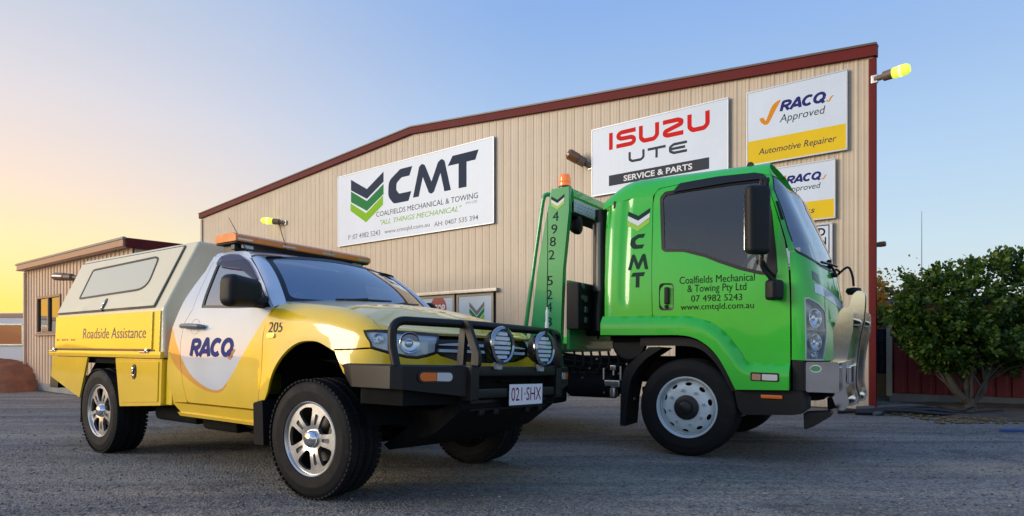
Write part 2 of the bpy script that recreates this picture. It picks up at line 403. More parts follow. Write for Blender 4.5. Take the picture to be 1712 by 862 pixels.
def ute_ws(s,t):                         # s -1..1 across, t 0 bottom .. 1 top
    s=np.asarray(s,float); t=np.asarray(t,float)
    xb=-.50+.16*(1-s*s); yb=.740*s; zb=1.268-.0*s
    xt=-.965+.08*(1-s*s); yt=.622*s; zt=1.640+.045*(1-s*s)
    b=.03*np.sin(t*np.pi)
    return V3(xb+(xt-xb)*t+b*.6,yb+(yt-yb)*t,zb+(zt-zb)*t+b*.8)
# ---- truck cab ----
TW=cub([.40,.60,.90,1.30,1.55,1.80,2.05,2.25],[1.035,1.05,1.055,1.055,1.045,1.02,.985,.95])
TX=cub([.40,.90,1.30,1.50,1.70,2.00,2.25],[.875,.875,.87,.86,.835,.745,.655])   # where the corner starts
TE=cub([.40,.90,1.30,1.50,1.70,2.00,2.25],[.21,.21,.20,.18,.165,.145,.13])               # corner depth
def truck_cab(w,v):                      # w<=0 along the side (metres behind the corner), 0..1 corner, 1..2 front to the centre line; v = z, then rounding, then roof
    w=np.asarray(w,float); v=np.asarray(v,float); w,v=np.broadcast_arrays(w,v)
    z1=2.25; ri=.20; rz=.262
    zz=np.minimum(v,z1); a=np.clip((v-z1)/.35,0,1)*np.pi/2; s=np.clip((v-z1-.35)/.4,0,1)
    W=TW(zz); xs=TX(zz); xe=TE(zz); c=.34; yc=W-c
    th=np.clip(w,0,1)*np.pi/2; fr=np.clip(w-1,0,1)
    x=xs+np.minimum(w,0)+xe*np.sin(th); y=-yc-c*np.cos(th)
    yf=-yc*(1-fr); x=x+np.where(w>1,.055*(1-(yf/yc)**2),0); y=np.where(w>1,yf,y)
    ins=ri*(1-np.cos(a)); z=np.where(v>z1,z1+(rz-.10*np.sin(th)**2)*np.sin(a),v)
    x=x-(ins+.20*(1-np.cos(a)))*np.sin(th)*.9; y=y*(1-ins/W); y=y*(1-s); z=z+.035*np.sin(s*np.pi/2)
    z=z-.15*np.clip((-.50-x)/.31,0,1)**2*np.clip((v-2.05)/.5,0,1)
    return V3(x,y,z)
def truck_side(x,z):
    x=np.asarray(x,float); z=np.asarray(z,float)
    return truck_cab(np.minimum(x-TX(np.minimum(z,2.25)),0)+np.maximum(x-TX(np.minimum(z,2.25)),0)*3.0,z)
# ================================================================== SETTING
C_WALL = (.56, .455, .335)
M_wall = mat('beige steel sheet', C_WALL, .42, noise=(1.3, .10), wear=(2.2, (.40, .29, .19), .62, .9), streak=(5, (.36, .27, .19), .55))
M_red = mat('dark red steel trim', (.135, .012, .012), .6, noise=(3, .15), spec=.2)
M_white = mat('white sign panel', (.62, .71, .83), .38, noise=(1.5, .05), wear=(3.1, (.40, .44, .50), .66, .95), streak=(4, (.52, .56, .62), .3))
M_navy = mat('navy print', (.022, .036, .075), .6, spec=.12); M_pgreen = mat('green print', (.02, .22, .06), .6, spec=.12); M_lime = mat('lime print', (.26, .55, .02), .6, spec=.12)
M_grey = mat('slate print', (.05, .058, .075), .6, spec=.12); M_lgrey = mat('grey print', (.24, .25, .27), .6, spec=.12)
M_pred = mat('red print', (.68, .015, .012), .6, spec=.12); M_pblue = mat('blue print', (.02, .025, .17), .6, spec=.12); M_pyel = mat('yellow print', (.82, .56, .012), .55, spec=.2, noise=(2, .05)); M_porange = mat('amber print', (.75, .28, .01), .6, spec=.12)
M_black = mat('black print', (.01, .01, .011), .6, spec=.12); M_wprint = mat('white print', (.75, .77, .78), .45)
M_alu = mat('dull aluminium', (.5, .5, .5), .4, metal=1, noise=(9, .15)); M_dark = mat('dark interior', (.012, .012, .013), .8)

# ---- ground: one sheet to the horizon, finer near the camera
def ground():
    xs = np.concatenate([[-900, -300, -120, -60], np.arange(-30, 30.1, 1.0), [60, 120, 300, 900]]); ys = np.concatenate([[-300, -100, -40, -15], np.arange(-5, 35.1, 1.0), [60, 120, 300, 1200]])
    X, Y = np.meshgrid(xs, ys, indexing='ij'); V = np.stack([X, Y, 0*X], -1).reshape(-1, 3); n = len(ys)
    F = [(i*n+j, (i+1)*n+j, (i+1)*n+j+1, i*n+j+1) for i in range(len(xs)-1) for j in range(n-1)]
    m = bpy.data.materials.new('worn gravel seal'); m.use_nodes = True; nt = m.node_tree; N = nt.nodes; L = nt.links; p = N['Principled BSDF']
    tc = N.new('ShaderNodeTexCoord')
    def noise(s, det=6, r=.6, vec=None, dist=0.):
        t = N.new('ShaderNodeTexNoise'); t.inputs['Scale'].default_value = s; t.inputs['Detail'].default_value = det; t.inputs['Roughness'].default_value = r; t.inputs['Distortion'].default_value = dist
        L.new(vec or tc.outputs['Object'], t.inputs['Vector']); return t.outputs[0]
    def ramp(src, a, b, lo=0., hi=1.):
        r = N.new('ShaderNodeMapRange'); r.inputs[1].default_value = a; r.inputs[2].default_value = b; r.inputs[3].default_value = lo; r.inputs[4].default_value = hi; L.new(src, r.inputs[0]); return r.outputs[0]
    def mix(f, a, b, mode='MIX'):
        x = N.new('ShaderNodeMix'); x.data_type = 'RGBA'; x.blend_type = mode
        for i, s in ((0, f), (6, a), (7, b)):
            if isinstance(s, (int, float)): x.inputs[i].default_value = s
            elif isinstance(s, tuple): x.inputs[i].default_value = (*s, 1)
            else: L.new(s, x.inputs[i])
        return x.outputs[2]
    # streaks along the wheel tracks: stretched noise
    mp = N.new('ShaderNodeMapping'); mp.inputs['Rotation'].default_value = (0, 0, radians(8)); mp.inputs['Scale'].default_value = (.35, 1.6, 1); L.new(tc.outputs['Object'], mp.inputs['Vector'])
    base = mix(ramp(noise(.35, 5, .6, mp.outputs[0]), .40, .62), (.165, .157, .143), (.335, .315, .283))
    dirt = ramp(noise(.55, 8, .7, mp.outputs[0], .6), .50, .66)
    base = mix(dirt, base, (.42, .345, .26))
    trk_ = N.new('ShaderNodeMapping'); trk_.inputs['Rotation'].default_value = (0, 0, radians(-14)); trk_.inputs['Scale'].default_value = (.12, 2.2, 1); L.new(tc.outputs['Object'], trk_.inputs['Vector'])
    base = mix(ramp(noise(.9, 4, .6, trk_.outputs[0], .3), .54, .66, 0, .75), base, (.095, .094, .094)); base = mix(ramp(noise(1.1, 7, .75, mp.outputs[0], .8), .60, .70, 0, .8), base, (.34, .315, .28))
    damp = ramp(noise(.8, 6, .65), .57, .72); base = mix(damp, base, (.085, .08, .076))
    vo = N.new('ShaderNodeTexVoronoi'); vo.inputs['Scale'].default_value = 75; L.new(tc.outputs['Object'], vo.inputs['Vector'])
    sp = N.new('ShaderNodeSeparateColor'); L.new(vo.outputs['Color'], sp.inputs[0])
    base = mix(1.0, base, mix(ramp(sp.outputs[0], 0, 1), (.50, .50, .50), (1.46, 1.44, 1.40)), 'MULTIPLY')
    pale = ramp(sp.outputs[1], .94, .98); base = mix(pale, base, (.34, .32, .29))
    vo2 = N.new('ShaderNodeTexVoronoi'); vo2.inputs['Scale'].default_value = 22; L.new(tc.outputs['Object'], vo2.inputs['Vector'])
    s2 = N.new('ShaderNodeSeparateColor'); L.new(vo2.outputs['Color'], s2.inputs[0]); base = mix(ramp(s2.outputs[0], .9, .95, 0, .6), base, (.27, .26, .25))
    L.new(base, p.inputs['Base Color']); p.inputs['Roughness'].default_value = .85; p.inputs['Specular IOR Level'].default_value = .35
    b1 = N.new('ShaderNodeBump'); b1.inputs['Strength'].default_value = .9; b1.inputs['Distance'].default_value = .012; L.new(vo.outputs['Distance'], b1.inputs['Height']); b1.invert = True
    b2 = N.new('ShaderNodeBump'); b2.inputs['Strength'].default_value = .6; b2.inputs['Distance'].default_value = .06; L.new(noise(3, 8, .7), b2.inputs['Height']); L.new(b1.outputs[0], b2.inputs['Normal']); L.new(b2.outputs[0], p.inputs['Normal'])
    tag(raw('ground', V, F, m), 'grey chip seal yard with worn dusty patches and loose stones', kind='structure')
ground()

# ---- the workshop shed; local x along the front (right corner at 0), y into the shed, z up
FS = frame(5.263, 9.59, 39.2)
shed = empty('workshop_shed', FS, 'large beige ribbed steel shed with dark red barge trim behind both vehicles', 'shed')
XR, XL, XM = 0., -20.41, -9.855
def roofz(x): return 5.30+(6.15-5.30)*(x-XR)/(XM-XR) if x > XM else 6.15+(5.40-6.15)*(x-XM)/(XL-XM)
DOOR = (-9.66, -7.25, 2.135)
def sheet(x0, n, pitch=.2):
    """one cladding sheet: n ribs, cut to the roof slope and round the door head"""
    pr = []
    for k in range(n):
        a = x0+k*pitch; pr += [(a, 0), (a+.045, 0), (a+.053, -.0025), (a+.063, -.0025), (a+.071, 0), (a+.103, 0), (a+.111, -.0025), (a+.121, -.0025), (a+.129, 0), (a+.146, 0), (a+.167, -.0075), (a+.181, -.0075), (a+.2, 0)]
    V = []; F = []
    for (xa, ya), (xb, yb) in zip(pr, pr[1:]):
        if xb-xa < 1e-6: continue
        xm = (xa+xb)/2; zb = DOOR[2]-.03 if DOOR[0]-.02 < xm < DOOR[1]+.02 else .02
        b = len(V); V += [(xa, ya, zb), (xb, yb, zb), (xb, yb, roofz(xb)-.12), (xa, ya, roofz(xa)-.12)]; F.append((b, b+1, b+2, b+3))
    return V, F
x = XL
while x < -.1:
    n = min(4, int(round((XR-x)/.2))); V, F = sheet(x, n); o = raw('cladding_sheet', V, F, M_wall, shed, ang=20); x += n*.2
def barge(x0, x1, h, y0, y1, name, m, lift=0.):
    b = MB(); V = []
    for xx in (x0, x1):
        z = roofz(xx)+lift
        V += [(xx, y0, z-h), (xx, y1, z-h), (xx, y1, z), (xx, y0, z)]
    b.faces(V, [(0, 1, 2, 3), (7, 6, 5, 4), (0, 4, 5, 1), (1, 5, 6, 2), (2, 6, 7, 3), (3, 7, 4, 0)]); return b.build(name, m, shed)
barge(XM, XR+.03, .165, -.075, .05, 'barge_capping', M_red); barge(XL-.05, XM, .165, -.075, .05, 'barge_capping', M_red)
barge(XM, XR+.035, .03, -.095, .06, 'capping_lip', mat('grey roll top flashing', (.09, .06, .055), .4), .016); barge(XL-.05, XM, .03, -.095, .06, 'capping_lip', MATS['grey roll top flashing'], .016)
MB().box((-.025, -.018, 2.56), (.095, .06, 5.1), .006).build('corner_flashing', M_red, shed)
MB().box((XL+.05, -.018, 2.6), (.1, .06, 5.2), .006).build('corner_flashing', M_wall, shed)
# side walls, rear and roof (the plan narrows to the back on the right)
SD = 24.; R2 = (-.235*SD, .972*SD)
def wallq(name, a, b, za, zb, m): return raw(name, [(a[0], a[1], 0), (b[0], b[1], 0), (b[0], b[1], zb), (a[0], a[1], za)], [(0, 1, 2, 3)], m, shed)
wallq('side_wall', (0, .05), R2, 5.12, 5.12, M_wall); wallq('side_wall', (XL+.02, .05), (XL+.02, SD), 5.2, 5.2, M_wall); wallq('rear_wall', (XL, SD), R2, 5.2, 5.2, M_wall)
raw('roof_sheet', [(XR, .0, 5.285), (XM, .0, 6.135), (XL, .0, 5.385), (XL, SD, 5.385), (XM+.5, SD, 6.135), (R2[0], SD, 5.285)], [(0, 1, 4, 5), (1, 2, 3, 4)], mat('grey roof sheet', (.22, .22, .22), .4), shed)
MB().box((XL/2, .06, .06), (abs(XL)-.02, .04, .16)).build('base_flashing', mat('concrete', (.3, .28, .25), .9, noise=(3, .2)), shed)
# sliding doors with print
dr = MB(); dr.box(((DOOR[0]+DOOR[1])/2, -.05, DOOR[2]+.0), (DOOR[1]-DOOR[0]+.22, .11, .07), .006); dr.build('door_track', mat('bare galvanised steel', (.42, .40, .36), .45, metal=.7, noise=(6, .2)), shed)
M_door = mat('pale door glass film', (.60, .70, .78), .25, noise=(1.2, .06)); M_dfr = mat('beige door frame', (.42, .33, .23), .4)
for i, (a, b, y) in enumerate(((-9.56, -8.44, -.012), (-8.40, -7.30, .012))):
    do = MB().box(((a+b)/2, y, 1.05), (b-a-.08, .02, 2.0), .003).build('sliding_door', M_door, shed)
    fr = MB()
    for c, dd in ((((a+b)/2, y-.008, .045), (b-a, .036, .07)), (((a+b)/2, y-.008, 2.065), (b-a, .036, .07)), ((a+.03, y-.008, 1.055), (.06, .034, 1.948)), ((b-.03, y-.008, 1.055), (.06, .034, 1.948))): fr.box(c, dd, .004)
    fr.build('door_frame', M_dfr, do)
    yy = y-.013
    if i == 0:
        cir = [(-8.965+.265*cos(a), 1.80+.27*sin(a)) for a in np.linspace(0, 2*pi, 33)[:-1]]
        decal('stop_disc', polys2d([cir]), lambda a, b: np.stack([a, 0*a+yy, b], -1), mat('faded red film', (.40, .06, .045), .4), do)
        t = text2d('STOP', .03); decal('lettering', (fit(t[0], (-9.19, -8.74, 1.70, 1.88)), t[1]), lambda a, b: np.stack([a, 0*a+yy-.002, b], -1), M_wprint, do)
    else:
        cx_, cz, w_ = -7.79, 1.50, .22
        for k, mm in ((0, mat('grey green film', (.12, .15, .13), .4)), (1, M_pgreen), (2, M_lime)):
            z = cz+.20-k*.13
            decal('chevron_print', polys2d([[(cx_-w_, z+.20), (cx_, z), (cx_+w_, z+.20), (cx_+w_, z+.10), (cx_, z-.10), (cx_-w_, z+.10)]]), lambda a, b: np.stack([a, 0*a+yy, b], -1), mm, do)
MB().box(((DOOR[0]+DOOR[1])/2, .9, 1.1), (2.3, .02, 2.1)).build('inner_wall', M_dark, shed)
# ---- signs hung on the front
def sgn(name, x0, x1, z0, z1, label, m=None):
    r = empty(name, FS @ Matrix.Translation(((x0+x1)/2, -.034, z0)), label, 'sign')
    ox, oz = (x0+x1)/2, z0
    MB().box((0, -.014, (z1-z0)/2), (x1-x0, .026, z1-z0), .003).build('board', m or M_white, r)
    fr = MB(); hx, hz = (x1-x0)/2, z1-z0
    for c, d_ in (((0, -.016, .008), (2*hx+.02, .036, .022)), ((0, -.016, hz-.008), (2*hx+.02, .036, .022)), ((-hx, -.016, hz/2), (.022, .034, hz-.04)), ((hx, -.016, hz/2), (.022, .034, hz-.04))): fr.box(c, d_, .002)
    fr.build('edge_trim', mat('sign edge', (.42, .45, .5), .4, metal=.4), r)
    S = lambda k=1: (lambda a, b: np.stack([np.asarray(a)-ox, 0*np.asarray(a)-.0272-.0012*k, np.asarray(b)-oz], -1))
    return r, S
def put(r, S, body, box, m, bold=0., shear=0., k=1, sp=1., name='lettering'):
    t = text2d(body, bold, shear, sp); return decal(name, (fit(t[0], box), t[1]), S(k), m, r)
def cmt_letters():
    """the three drawn letters in a 0..1 box each: C, M, T"""
    C_ = fillet([(1.0, 1.0), (.50, 1.0), (.0, .72), (-.02, .25), (.22, .0), (.84, .0), (.96, .27), (.45, .27), (.33, .40), (.34, .60), (.55, .74), (.88, .74)], [0, .2, .3, .3, .2, 0, 0, .08, .1, .1, .1, 0])
    Mp = fillet([(.0, .0), (.17, .92), (.25, 1.0), (.33, .92), (.50, .38), (.67, .92), (.76, 1.0), (.84, .92), (1.0, .0), (.835, .0), (.735, .58), (.57, .06), (.50, .0), (.43, .06), (.27, .58), (.16, .0)], [0, .05, .05, .05, 0, .05, .05, .05, 0, 0, 0, .05, .05, .05, 0, 0])
    T_ = [(.16, 1.0), (1.0, 1.0), (.90, .73), (.62, .73), (.62, 0.), (.36, 0.), (.36, .73), (.0, .73)]
    return C_, Mp, T_
def in_box(P, x0, x1, z0, z1, sh=0.): return [(x0+(x1-x0)*(a+sh*b), z0+(z1-z0)*b) for a, b in P]
CM = cmt_letters()
r, S = sgn('company_sign', -12.72, -7.25, 3.555, 5.41, 'wide white sign with big navy letters beside navy and green chevrons')
for k, mm in ((0, M_navy), (1, M_pgreen), (2, M_lime)):
    d_ = -.305*k
    P = [(-12.15, 5.25+d_), (-12.15, 4.972+d_), (-11.50, 4.662+d_), (-10.85, 5.0+d_), (-10.85, 5.25+d_), (-11.50, 4.912+d_)] if k < 2 else [(-12.17, 4.64), (-12.17, 4.44), (-11.53, 4.07), (-10.87, 4.43), (-10.87, 4.66), (-11.53, 4.302)]
    decal('chevron_print', polys2d([P]), S(), mm, r)
decal('lettering', polys2d([in_box(CM[0], -10.66, -9.80, 4.40, 5.21)]), S(), M_navy, r); decal('lettering', polys2d([in_box(CM[1], -9.78, -8.52, 4.45, 5.21)]), S(), M_navy, r); decal('lettering', polys2d([in_box(CM[2], -8.62, -7.68, 4.45, 5.21)]), S(), M_navy, r)
put(r, S, 'COALFIELDS MECHANICAL & TOWING', (-11.13, -7.70, 4.155, 4.28), M_grey, 0); put(r, S, 'PTY LTD', (-8.05, -7.72, 4.06, 4.11), M_lgrey)
put(r, S, '"ALL THINGS MECHANICAL"', (-10.98, -8.19, 3.94, 4.065), M_lime, 0, .25)
put(r, S, 'P :07 4982 5243', (-12.26, -10.98, 3.69, 3.82), M_lgrey, .004); put(r, S, 'www.cmtqld.com.au', (-10.82, -9.21, 3.675, 3.80), M_lgrey, .004); put(r, S, 'AH: 0407 535 394', (-9.06, -7.69, 3.68, 3.79), M_lgrey, .004)
def wide_letters(word, x0, x1, z0, z1, w, S, m, r, gap=.16):
    D = {'I': [[(.5, 0), (.5, 1)]], 'S': [[(1, .88), (.25, .88), (.1, .78), (.1, .62), (.25, .52), (.78, .5), (.92, .4), (.92, .22), (.78, .12), (0, .12)]], 'U': [[(.1, 1), (.1, .3), (.25, .12), (.75, .12), (.9, .3), (.9, 1)]],
         'Z': [[(.02, .88), (.72, .88), (.9, .78), (.88, .62), (.12, .36), (.1, .2), (.25, .12), (.98, .12)]], 'T': [[(0, .88), (1, .88)], [(.5, .78), (.5, 0)]], 'E': [[(1, .88), (.3, .88), (.1, .7), (.1, .3), (.3, .12), (1, .12)], [(.1, .5), (.9, .5)]]}
    wid = {'I': .26}; tot = sum(wid.get(c, 1) for c in word)+gap*(len(word)-1); u = (x1-x0)/tot; cx_ = x0
    for c in word:
        cw = wid.get(c, 1)*u; polys = []
        for p in D[c]:
            p = [(cx_+a*cw, z0+b*(z1-z0)) for a, b in p]; p = fillet(p, (z1-z0)*.2, 4, closed=False) if len(p) > 3 else p; polys.append(stroke(p, w))
        decal('lettering', union2d(polys), S(), m, r); cx_ += cw+gap*u
r, S = sgn('service_sign', -4.78, -2.15, 3.77, 5.04, 'white sign with large red letters above a dark service and parts bar')
wide_letters('ISUZU', -4.42, -2.46, 4.585, 4.90, .078, S, M_pred, r); wide_letters('UTE', -4.01, -2.865, 4.275, 4.47, .046, S, M_grey, r, .14)
decal('band_print', polys2d([[(-4.41, 3.915), (-2.47, 3.915), (-2.47, 4.11), (-4.41, 4.11)]]), S(), M_grey, r); put(r, S, 'SERVICE & PARTS', (-4.10, -2.77, 3.957, 4.063), M_wprint, .022, k=2)
def tow_word(x0, x1, z0, z1, sh=.30, w=.37):
    """RACQ in heavy slanted strokes"""
    el = lambda a0, a1, n=14: [(.5+.40*cos(t), .5+.40*sin(t)) for t in np.linspace(radians(a0), radians(a1), n)]
    G = [[[(.16, 0), (.16, .88), (.62, .88), (.82, .78), (.82, .58), (.62, .46), (.16, .46)], [(.45, .46), (.84, .0)]], [[(.02, 0), (.46, .93), (.54, .93), (.90, 0)], [(.2, .27), (.8, .27)]], [el(48, 312)], [el(0, 360, 25), [(.62, .36), (1.0, -.06)]]]
    polys = []; step = (x1-x0)/(4*1.0+sh*.2); h = z1-z0
    for k, g in enumerate(G):
        for p in g:
            q = [(x0+step*(k+a*1.03+sh*b*.75*h/step), z0+b*h) for a, b in (fillet(p, .12, 3, closed=False) if 3 < len(p) < 9 else p)]; polys.append(stroke(q, w*step*.78))
    V, F = union2d(polys); return fit(V, (x0, x1, z0, z1)), F
def tickmark(x0, x1, z0, z1):      # a swoosh tick
    return in_box(spline([(.0, .32), (.18, .34), (.28, .18), (.36, .28), (.62, .82), (1.0, 1.0), (.72, .52), (.45, .05), (.26, .0), (.1, .12)], 4, True), x0, x1, z0, z1)
def tow_sign(name, x0, x1, z0, z1, zb, label, dx, dz, last, sc):
    r, S = sgn(name, x0, x1, z0, z1, label); L_ = lambda a, b, c, d_: (dx+a*sc, dx+b*sc, dz+c*sc, dz+d_*sc)
    decal('band_print', polys2d([[(x0+.012, z0+.02), (x1-.012, z0+.02), (x1-.012, zb), (x0+.012, zb)]]), S(), M_pyel, r)
    decal('lettering', tow_word(*L_(-.02, .66, .0, .19)), S(), M_pblue, r); decal('tick_print', polys2d([tickmark(*L_(.66, .765, .01, .095))]), S(), M_porange, r); decal('tick_print', polys2d([tickmark(*L_(-.33, -.005, -.14, .20))]), S(), M_porange, r)
    put(r, S, 'Approved', L_(-.02, .65, -.19, -.035), M_lgrey if False else M_grey, 0, .2)
    return r, S
r, S = tow_sign('approved_repairer_sign', -1.835, -.36, 3.845, 5.035, 4.236, 'large white and yellow tick sign whose yellow band reads Automotive Repairer', -1.305, 4.60, '', 1.0)
put(r, S, 'Automotive Repairer', (-1.65, -.50, 3.965, 4.095), M_grey, .004, .2, k=2)
r, S = tow_sign('approved_glass_sign', -1.68, -.525, 2.855, 3.745, 3.147, 'smaller white and yellow tick sign partly hidden behind the green cab', -1.215, 3.45, '', .76)
put(r, S, 'Glass', (-1.15, -.805, 2.97, 3.06), M_grey, .004, .2, k=2)
r, S = sgn('inspection_sign', -1.38, -.566, 2.18, 2.795, 'small white sign with black border and black capitals beside the green cab')
decal('border_print', polys2d([stroke([(-1.33, 2.215), (-.605, 2.215)], .014), stroke([(-1.33, 2.76), (-.605, 2.76)], .014), stroke([(-.605, 2.209), (-.605, 2.767)], .014), stroke([(-1.33, 2.209), (-1.33, 2.767)], .014)]), S(), M_black, r)
for body, b in (('ED', (-.835, -.655, 2.605, 2.725)), ('ON', (-.835, -.645, 2.465, 2.585)), ('IN', (-.78, -.655, 2.275, 2.375))): put(r, S, body, b, M_black, .03)

# ---- flood lamps on the sheds: capsule head on a short arm
M_lampbody = mat('brown grey lamp body', (.16, .11, .075), .5, noise=(8, .25)); M_lit = mat('lit lamp glass', (.5, .55, .1), .3, emit=((.62, .74, .05), .9)); M_bulb = mat('lit lamp core', (.9, .9, .4), .3, emit=((.92, 1, .22), 1.5)); M_unlit = mat('amber lamp glass', (.22, .10, .04), .25, coat=.5)
def lamp(base, tip, rad, label, lit, FR):
    a = Vector(base); b = Vector(tip); ax = (b-a).normalized(); ln = (b-a).length; Rm = ax.to_track_quat('Y', 'Z').to_matrix().to_4x4()
    r = empty('flood_lamp', FR @ Matrix.Translation(a), label, 'lamp', 'flood lamps on the sheds')
    m = MB(); m.lathe([(0, 0), (rad*.5, 0), (rad*.5, ln*.22), (rad*.86, ln*.26), (rad*.9, ln*.50), (0, ln*.50)], 16, M=Rm); m.build('lamp_body', M_lampbody, r)
    m = MB(); m.lathe([(rad*.86, ln*.505), (rad, ln*.56), (rad, ln*.90), (rad*.7, ln*.98), (0, ln)], 16, M=Rm); m.build('lamp_glass', M_lit if lit else M_unlit, r)
    if lit: m = MB(); m.lathe([(0, ln*.60), (rad*.55, ln*.62), (rad*1.03, ln*.70), (rad*1.03, ln*.76), (rad*.5, ln*.84), (0, ln*.86)], 14, M=Rm); m.build('lamp_core', M_bulb, r)
    m = MB(); m.box((0, .0, 0), (.09, .05, .12), .008); m.build('bracket', M_alu, r)
    return r
lamp((.0, -.03, 4.80), (.46, -.10, 4.825), .078, 'lit yellow flood lamp sticking out from the red corner of the shed', True, FS)
lamp((-15.25, -.03, 4.50), (-15.95, -.38, 4.60), .095, 'lit yellow flood lamp on the shed wall above the ute', True, FS)
MB().tube([(-15.45, -.12, 4.48), (-15.38, -.10, 4.2), (-15.3, -.02, 3.85)], .012, 6).build('lamp_stay', M_dark, bpy.data.objects['flood_lamp.001'], FS.inverted() @ FS @ Matrix.Translation((15.25, .05, -4.50)))
lamp((-4.83, -.03, 4.36), (-5.18, -.32, 4.62), .105, 'unlit brown flood lamp beside the sign with red letters', False, FS)
# stub of a lamp further back on the side wall
lamp((.02-.235*1.5, .972*1.5, 2.60), (.25-.235*1.5, .972*1.5, 2.61), .045, 'small unlit lamp on the side wall below the lit one', False, FS)

# ---- low building on the left
FB = frame(-6.12, 10.73, 39.2)
low = empty('low_building', FB, 'low pale steel clad building with flat roof behind the ute canopy', 'building')
M_lowwall = mat('pale pinkish sheet', (.68, .48, .33), .45, noise=(1.1, .08)); M_fascia = mat('pinkish fascia', (.40, .21, .14), .45, noise=(2, .1))
V = []; F = []
WIN = (-4.86, -3.43, 1.18, 1.95)
xx = -5.82
while xx < -.10:
    for a, b, ya, yb in ((0, .13, 0, 0), (.13, .142, 0, -.016), (.142, .168, -.016, -.016), (.168, .18, -.016, 0)):
        for z0, z1 in ((.16, WIN[2]), (WIN[2], WIN[3]), (WIN[3], 2.55)):
            if z0 == WIN[2] and WIN[0]-.05 < xx+.09 < WIN[1]+.02: continue
            k = len(V); V += [(xx+a, ya, z0), (xx+b, yb, z0), (xx+b, yb, z1), (xx+a, ya, z1)]; F.append((k, k+1, k+2, k+3))
    xx += .18
raw('front_cladding', V, F, M_lowwall, low, ang=20)
MB().box((-2.95, 3.56, 1.3), (5.8, .04, 2.5)).build('rear_wall', M_lowwall, low)
MB().box((-.045, 1.8, 1.3), (.04, 3.56, 2.5)).build('side_wall', M_lowwall, low); MB().box((-5.84, 1.8, 1.3), (.05, 3.56, 2.5)).build('side_wall', M_lowwall, low); MB().box((-2.95, .03, .09), (5.8, .08, .16), .01).build('plinth', MATS['concrete'], low)
MB().box((-2.80, -.16, 2.62), (5.64, .05, .15), .006).build('fascia', M_fascia, low); MB().box((.02, 1.75, 2.60), (.06, 3.8, .15), .006).build('fascia', M_red, low); MB().box((-2.82, 1.75, 2.665), (5.72, 3.9, .03), .004).build('roof_sheet', MATS['grey roof sheet'], low); MB().box((-2.95, -.05, 2.565), (5.86, .17, .02)).build('soffit', M_lowwall, low)
w = empty('window', Matrix.Identity(4), None, None); w.parent = low; w.matrix_local = Matrix.Translation((-4.17, 0, 1.18))
M_wglass = glass('window glass', (.05, .05, .055), 2.6)
for i in (-1, 1): MB().box((i*.345, .015, .38), (.64, .008, .70)).build('window_pane', M_wglass, w)
fr = MB()
for c, d_ in (((0, .0, .02), (1.42, .05, .05)), ((0, .0, .75), (1.42, .05, .05)), ((-.69, .0, .385), (.05, .05, .68)), ((.69, .0, .385), (.05, .05, .68)), ((0, .0, .385), (.045, .05, .68))): fr.box(c, d_, .004)
fr.build('window_frame', mat('bronze window frame', (.20, .13, .09), .4), w); MB().box((0, -.03, -.02), (1.5, .07, .03), .004).build('window_sill', M_fascia, w)
MB().box((0, .3, .38), (1.4, .02, .8)).build('inner_wall', M_dark, w)
MB().tube([(-5.55, -.05, 2.5), (-5.55, -.05, .35), (-5.75, -.22, .1)], .035, 8).build('downpipe', M_lowwall, low)
lamp((-2.40, -.03, 2.20), (-3.02, -.26, 2.245), .075, 'unlit brown flood lamp on the low building above its window', False, FB)

# ---- things beyond, far left: a white caravan and a heap of red soil
cv = empty('caravan', Matrix.Translation((-12.15, 15.6, 0)) @ Matrix.Rotation(radians(-8), 4, 'Z') @ Matrix.Scale(.83, 4), 'white caravan with a window coloured as a sunset reflection at the left edge', 'caravan')
MB().prism(fillet([(-2.4, .45), (2.3, .45), (2.3, 1.75), (2.0, 2.0), (-2.4, 2.0)], [.1, .1, .25, .25, .2]), -1.0, 1.0, bev=.03).build('body', mat('white caravan skin', (.62, .66, .70), .4, noise=(1, .06)), cv)
MB().box((0, -1.01, 1.93), (4.3, .03, .10), .005).build('roof_rail', M_fascia, cv)
for xx in (-.2, 1.35): wv = MB().box((xx, -1.012, 1.42), (.95, .03, .52), .01).build('window', mat('sunset coloured window', (.55, .22, .09), .15, coat=.5), cv); f_ = MB(); [f_.box(c, d_, .004) for c, d_ in (((xx, -1.02, 1.15), (1.0, .035, .04)), ((xx, -1.02, 1.69), (1.0, .035, .04)), ((xx-.49, -1.02, 1.42), (.04, .035, .50)), ((xx+.49, -1.02, 1.42), (.04, .035, .50)))]; f_.build('window_frame', M_alu, wv)  # orange base colour stands for the sunset mirrored in the panes
for xx in (-.5, .3): MB().lathe([(.0, -.1), (.2, -.1), (.32, -.08), (.33, .0), (.32, .08), (.0, .1)], 20, M=Matrix.Translation((xx, -.9, .33))).build('wheel', M_dark, cv)
def mound():
    V = []; F = []; n, m_ = 28, 12
    for i in range(m_+1):
        for j in range(n):
            a = 2*pi*j/n; q = i/m_; rr = 1.55*q*(1+.12*sin(3*a)+.08*sin(7*a+1)); V.append((rr*cos(a)*1.25, rr*sin(a)*.8, (.66+.10*sin(2.3*a)*q)*(1-q**1.8)+random.uniform(-.03, .03)*(i < m_)-.02*(i == m_)))
    for i in range(m_):
        for j in range(n): F.append((i*n+j, i*n+(j+1) % n, (i+1)*n+(j+1) % n, (i+1)*n+j))
    o = raw('soil_heap', V, F, mat('red soil', (.34, .12, .05), .95, noise=(3, .35), bump=(8, .8)), None, Matrix.Translation((-11.25, 14.1, 0)), 80); tag(o, 'heap of red brown soil in front of the white caravan', 'heap')
mound()
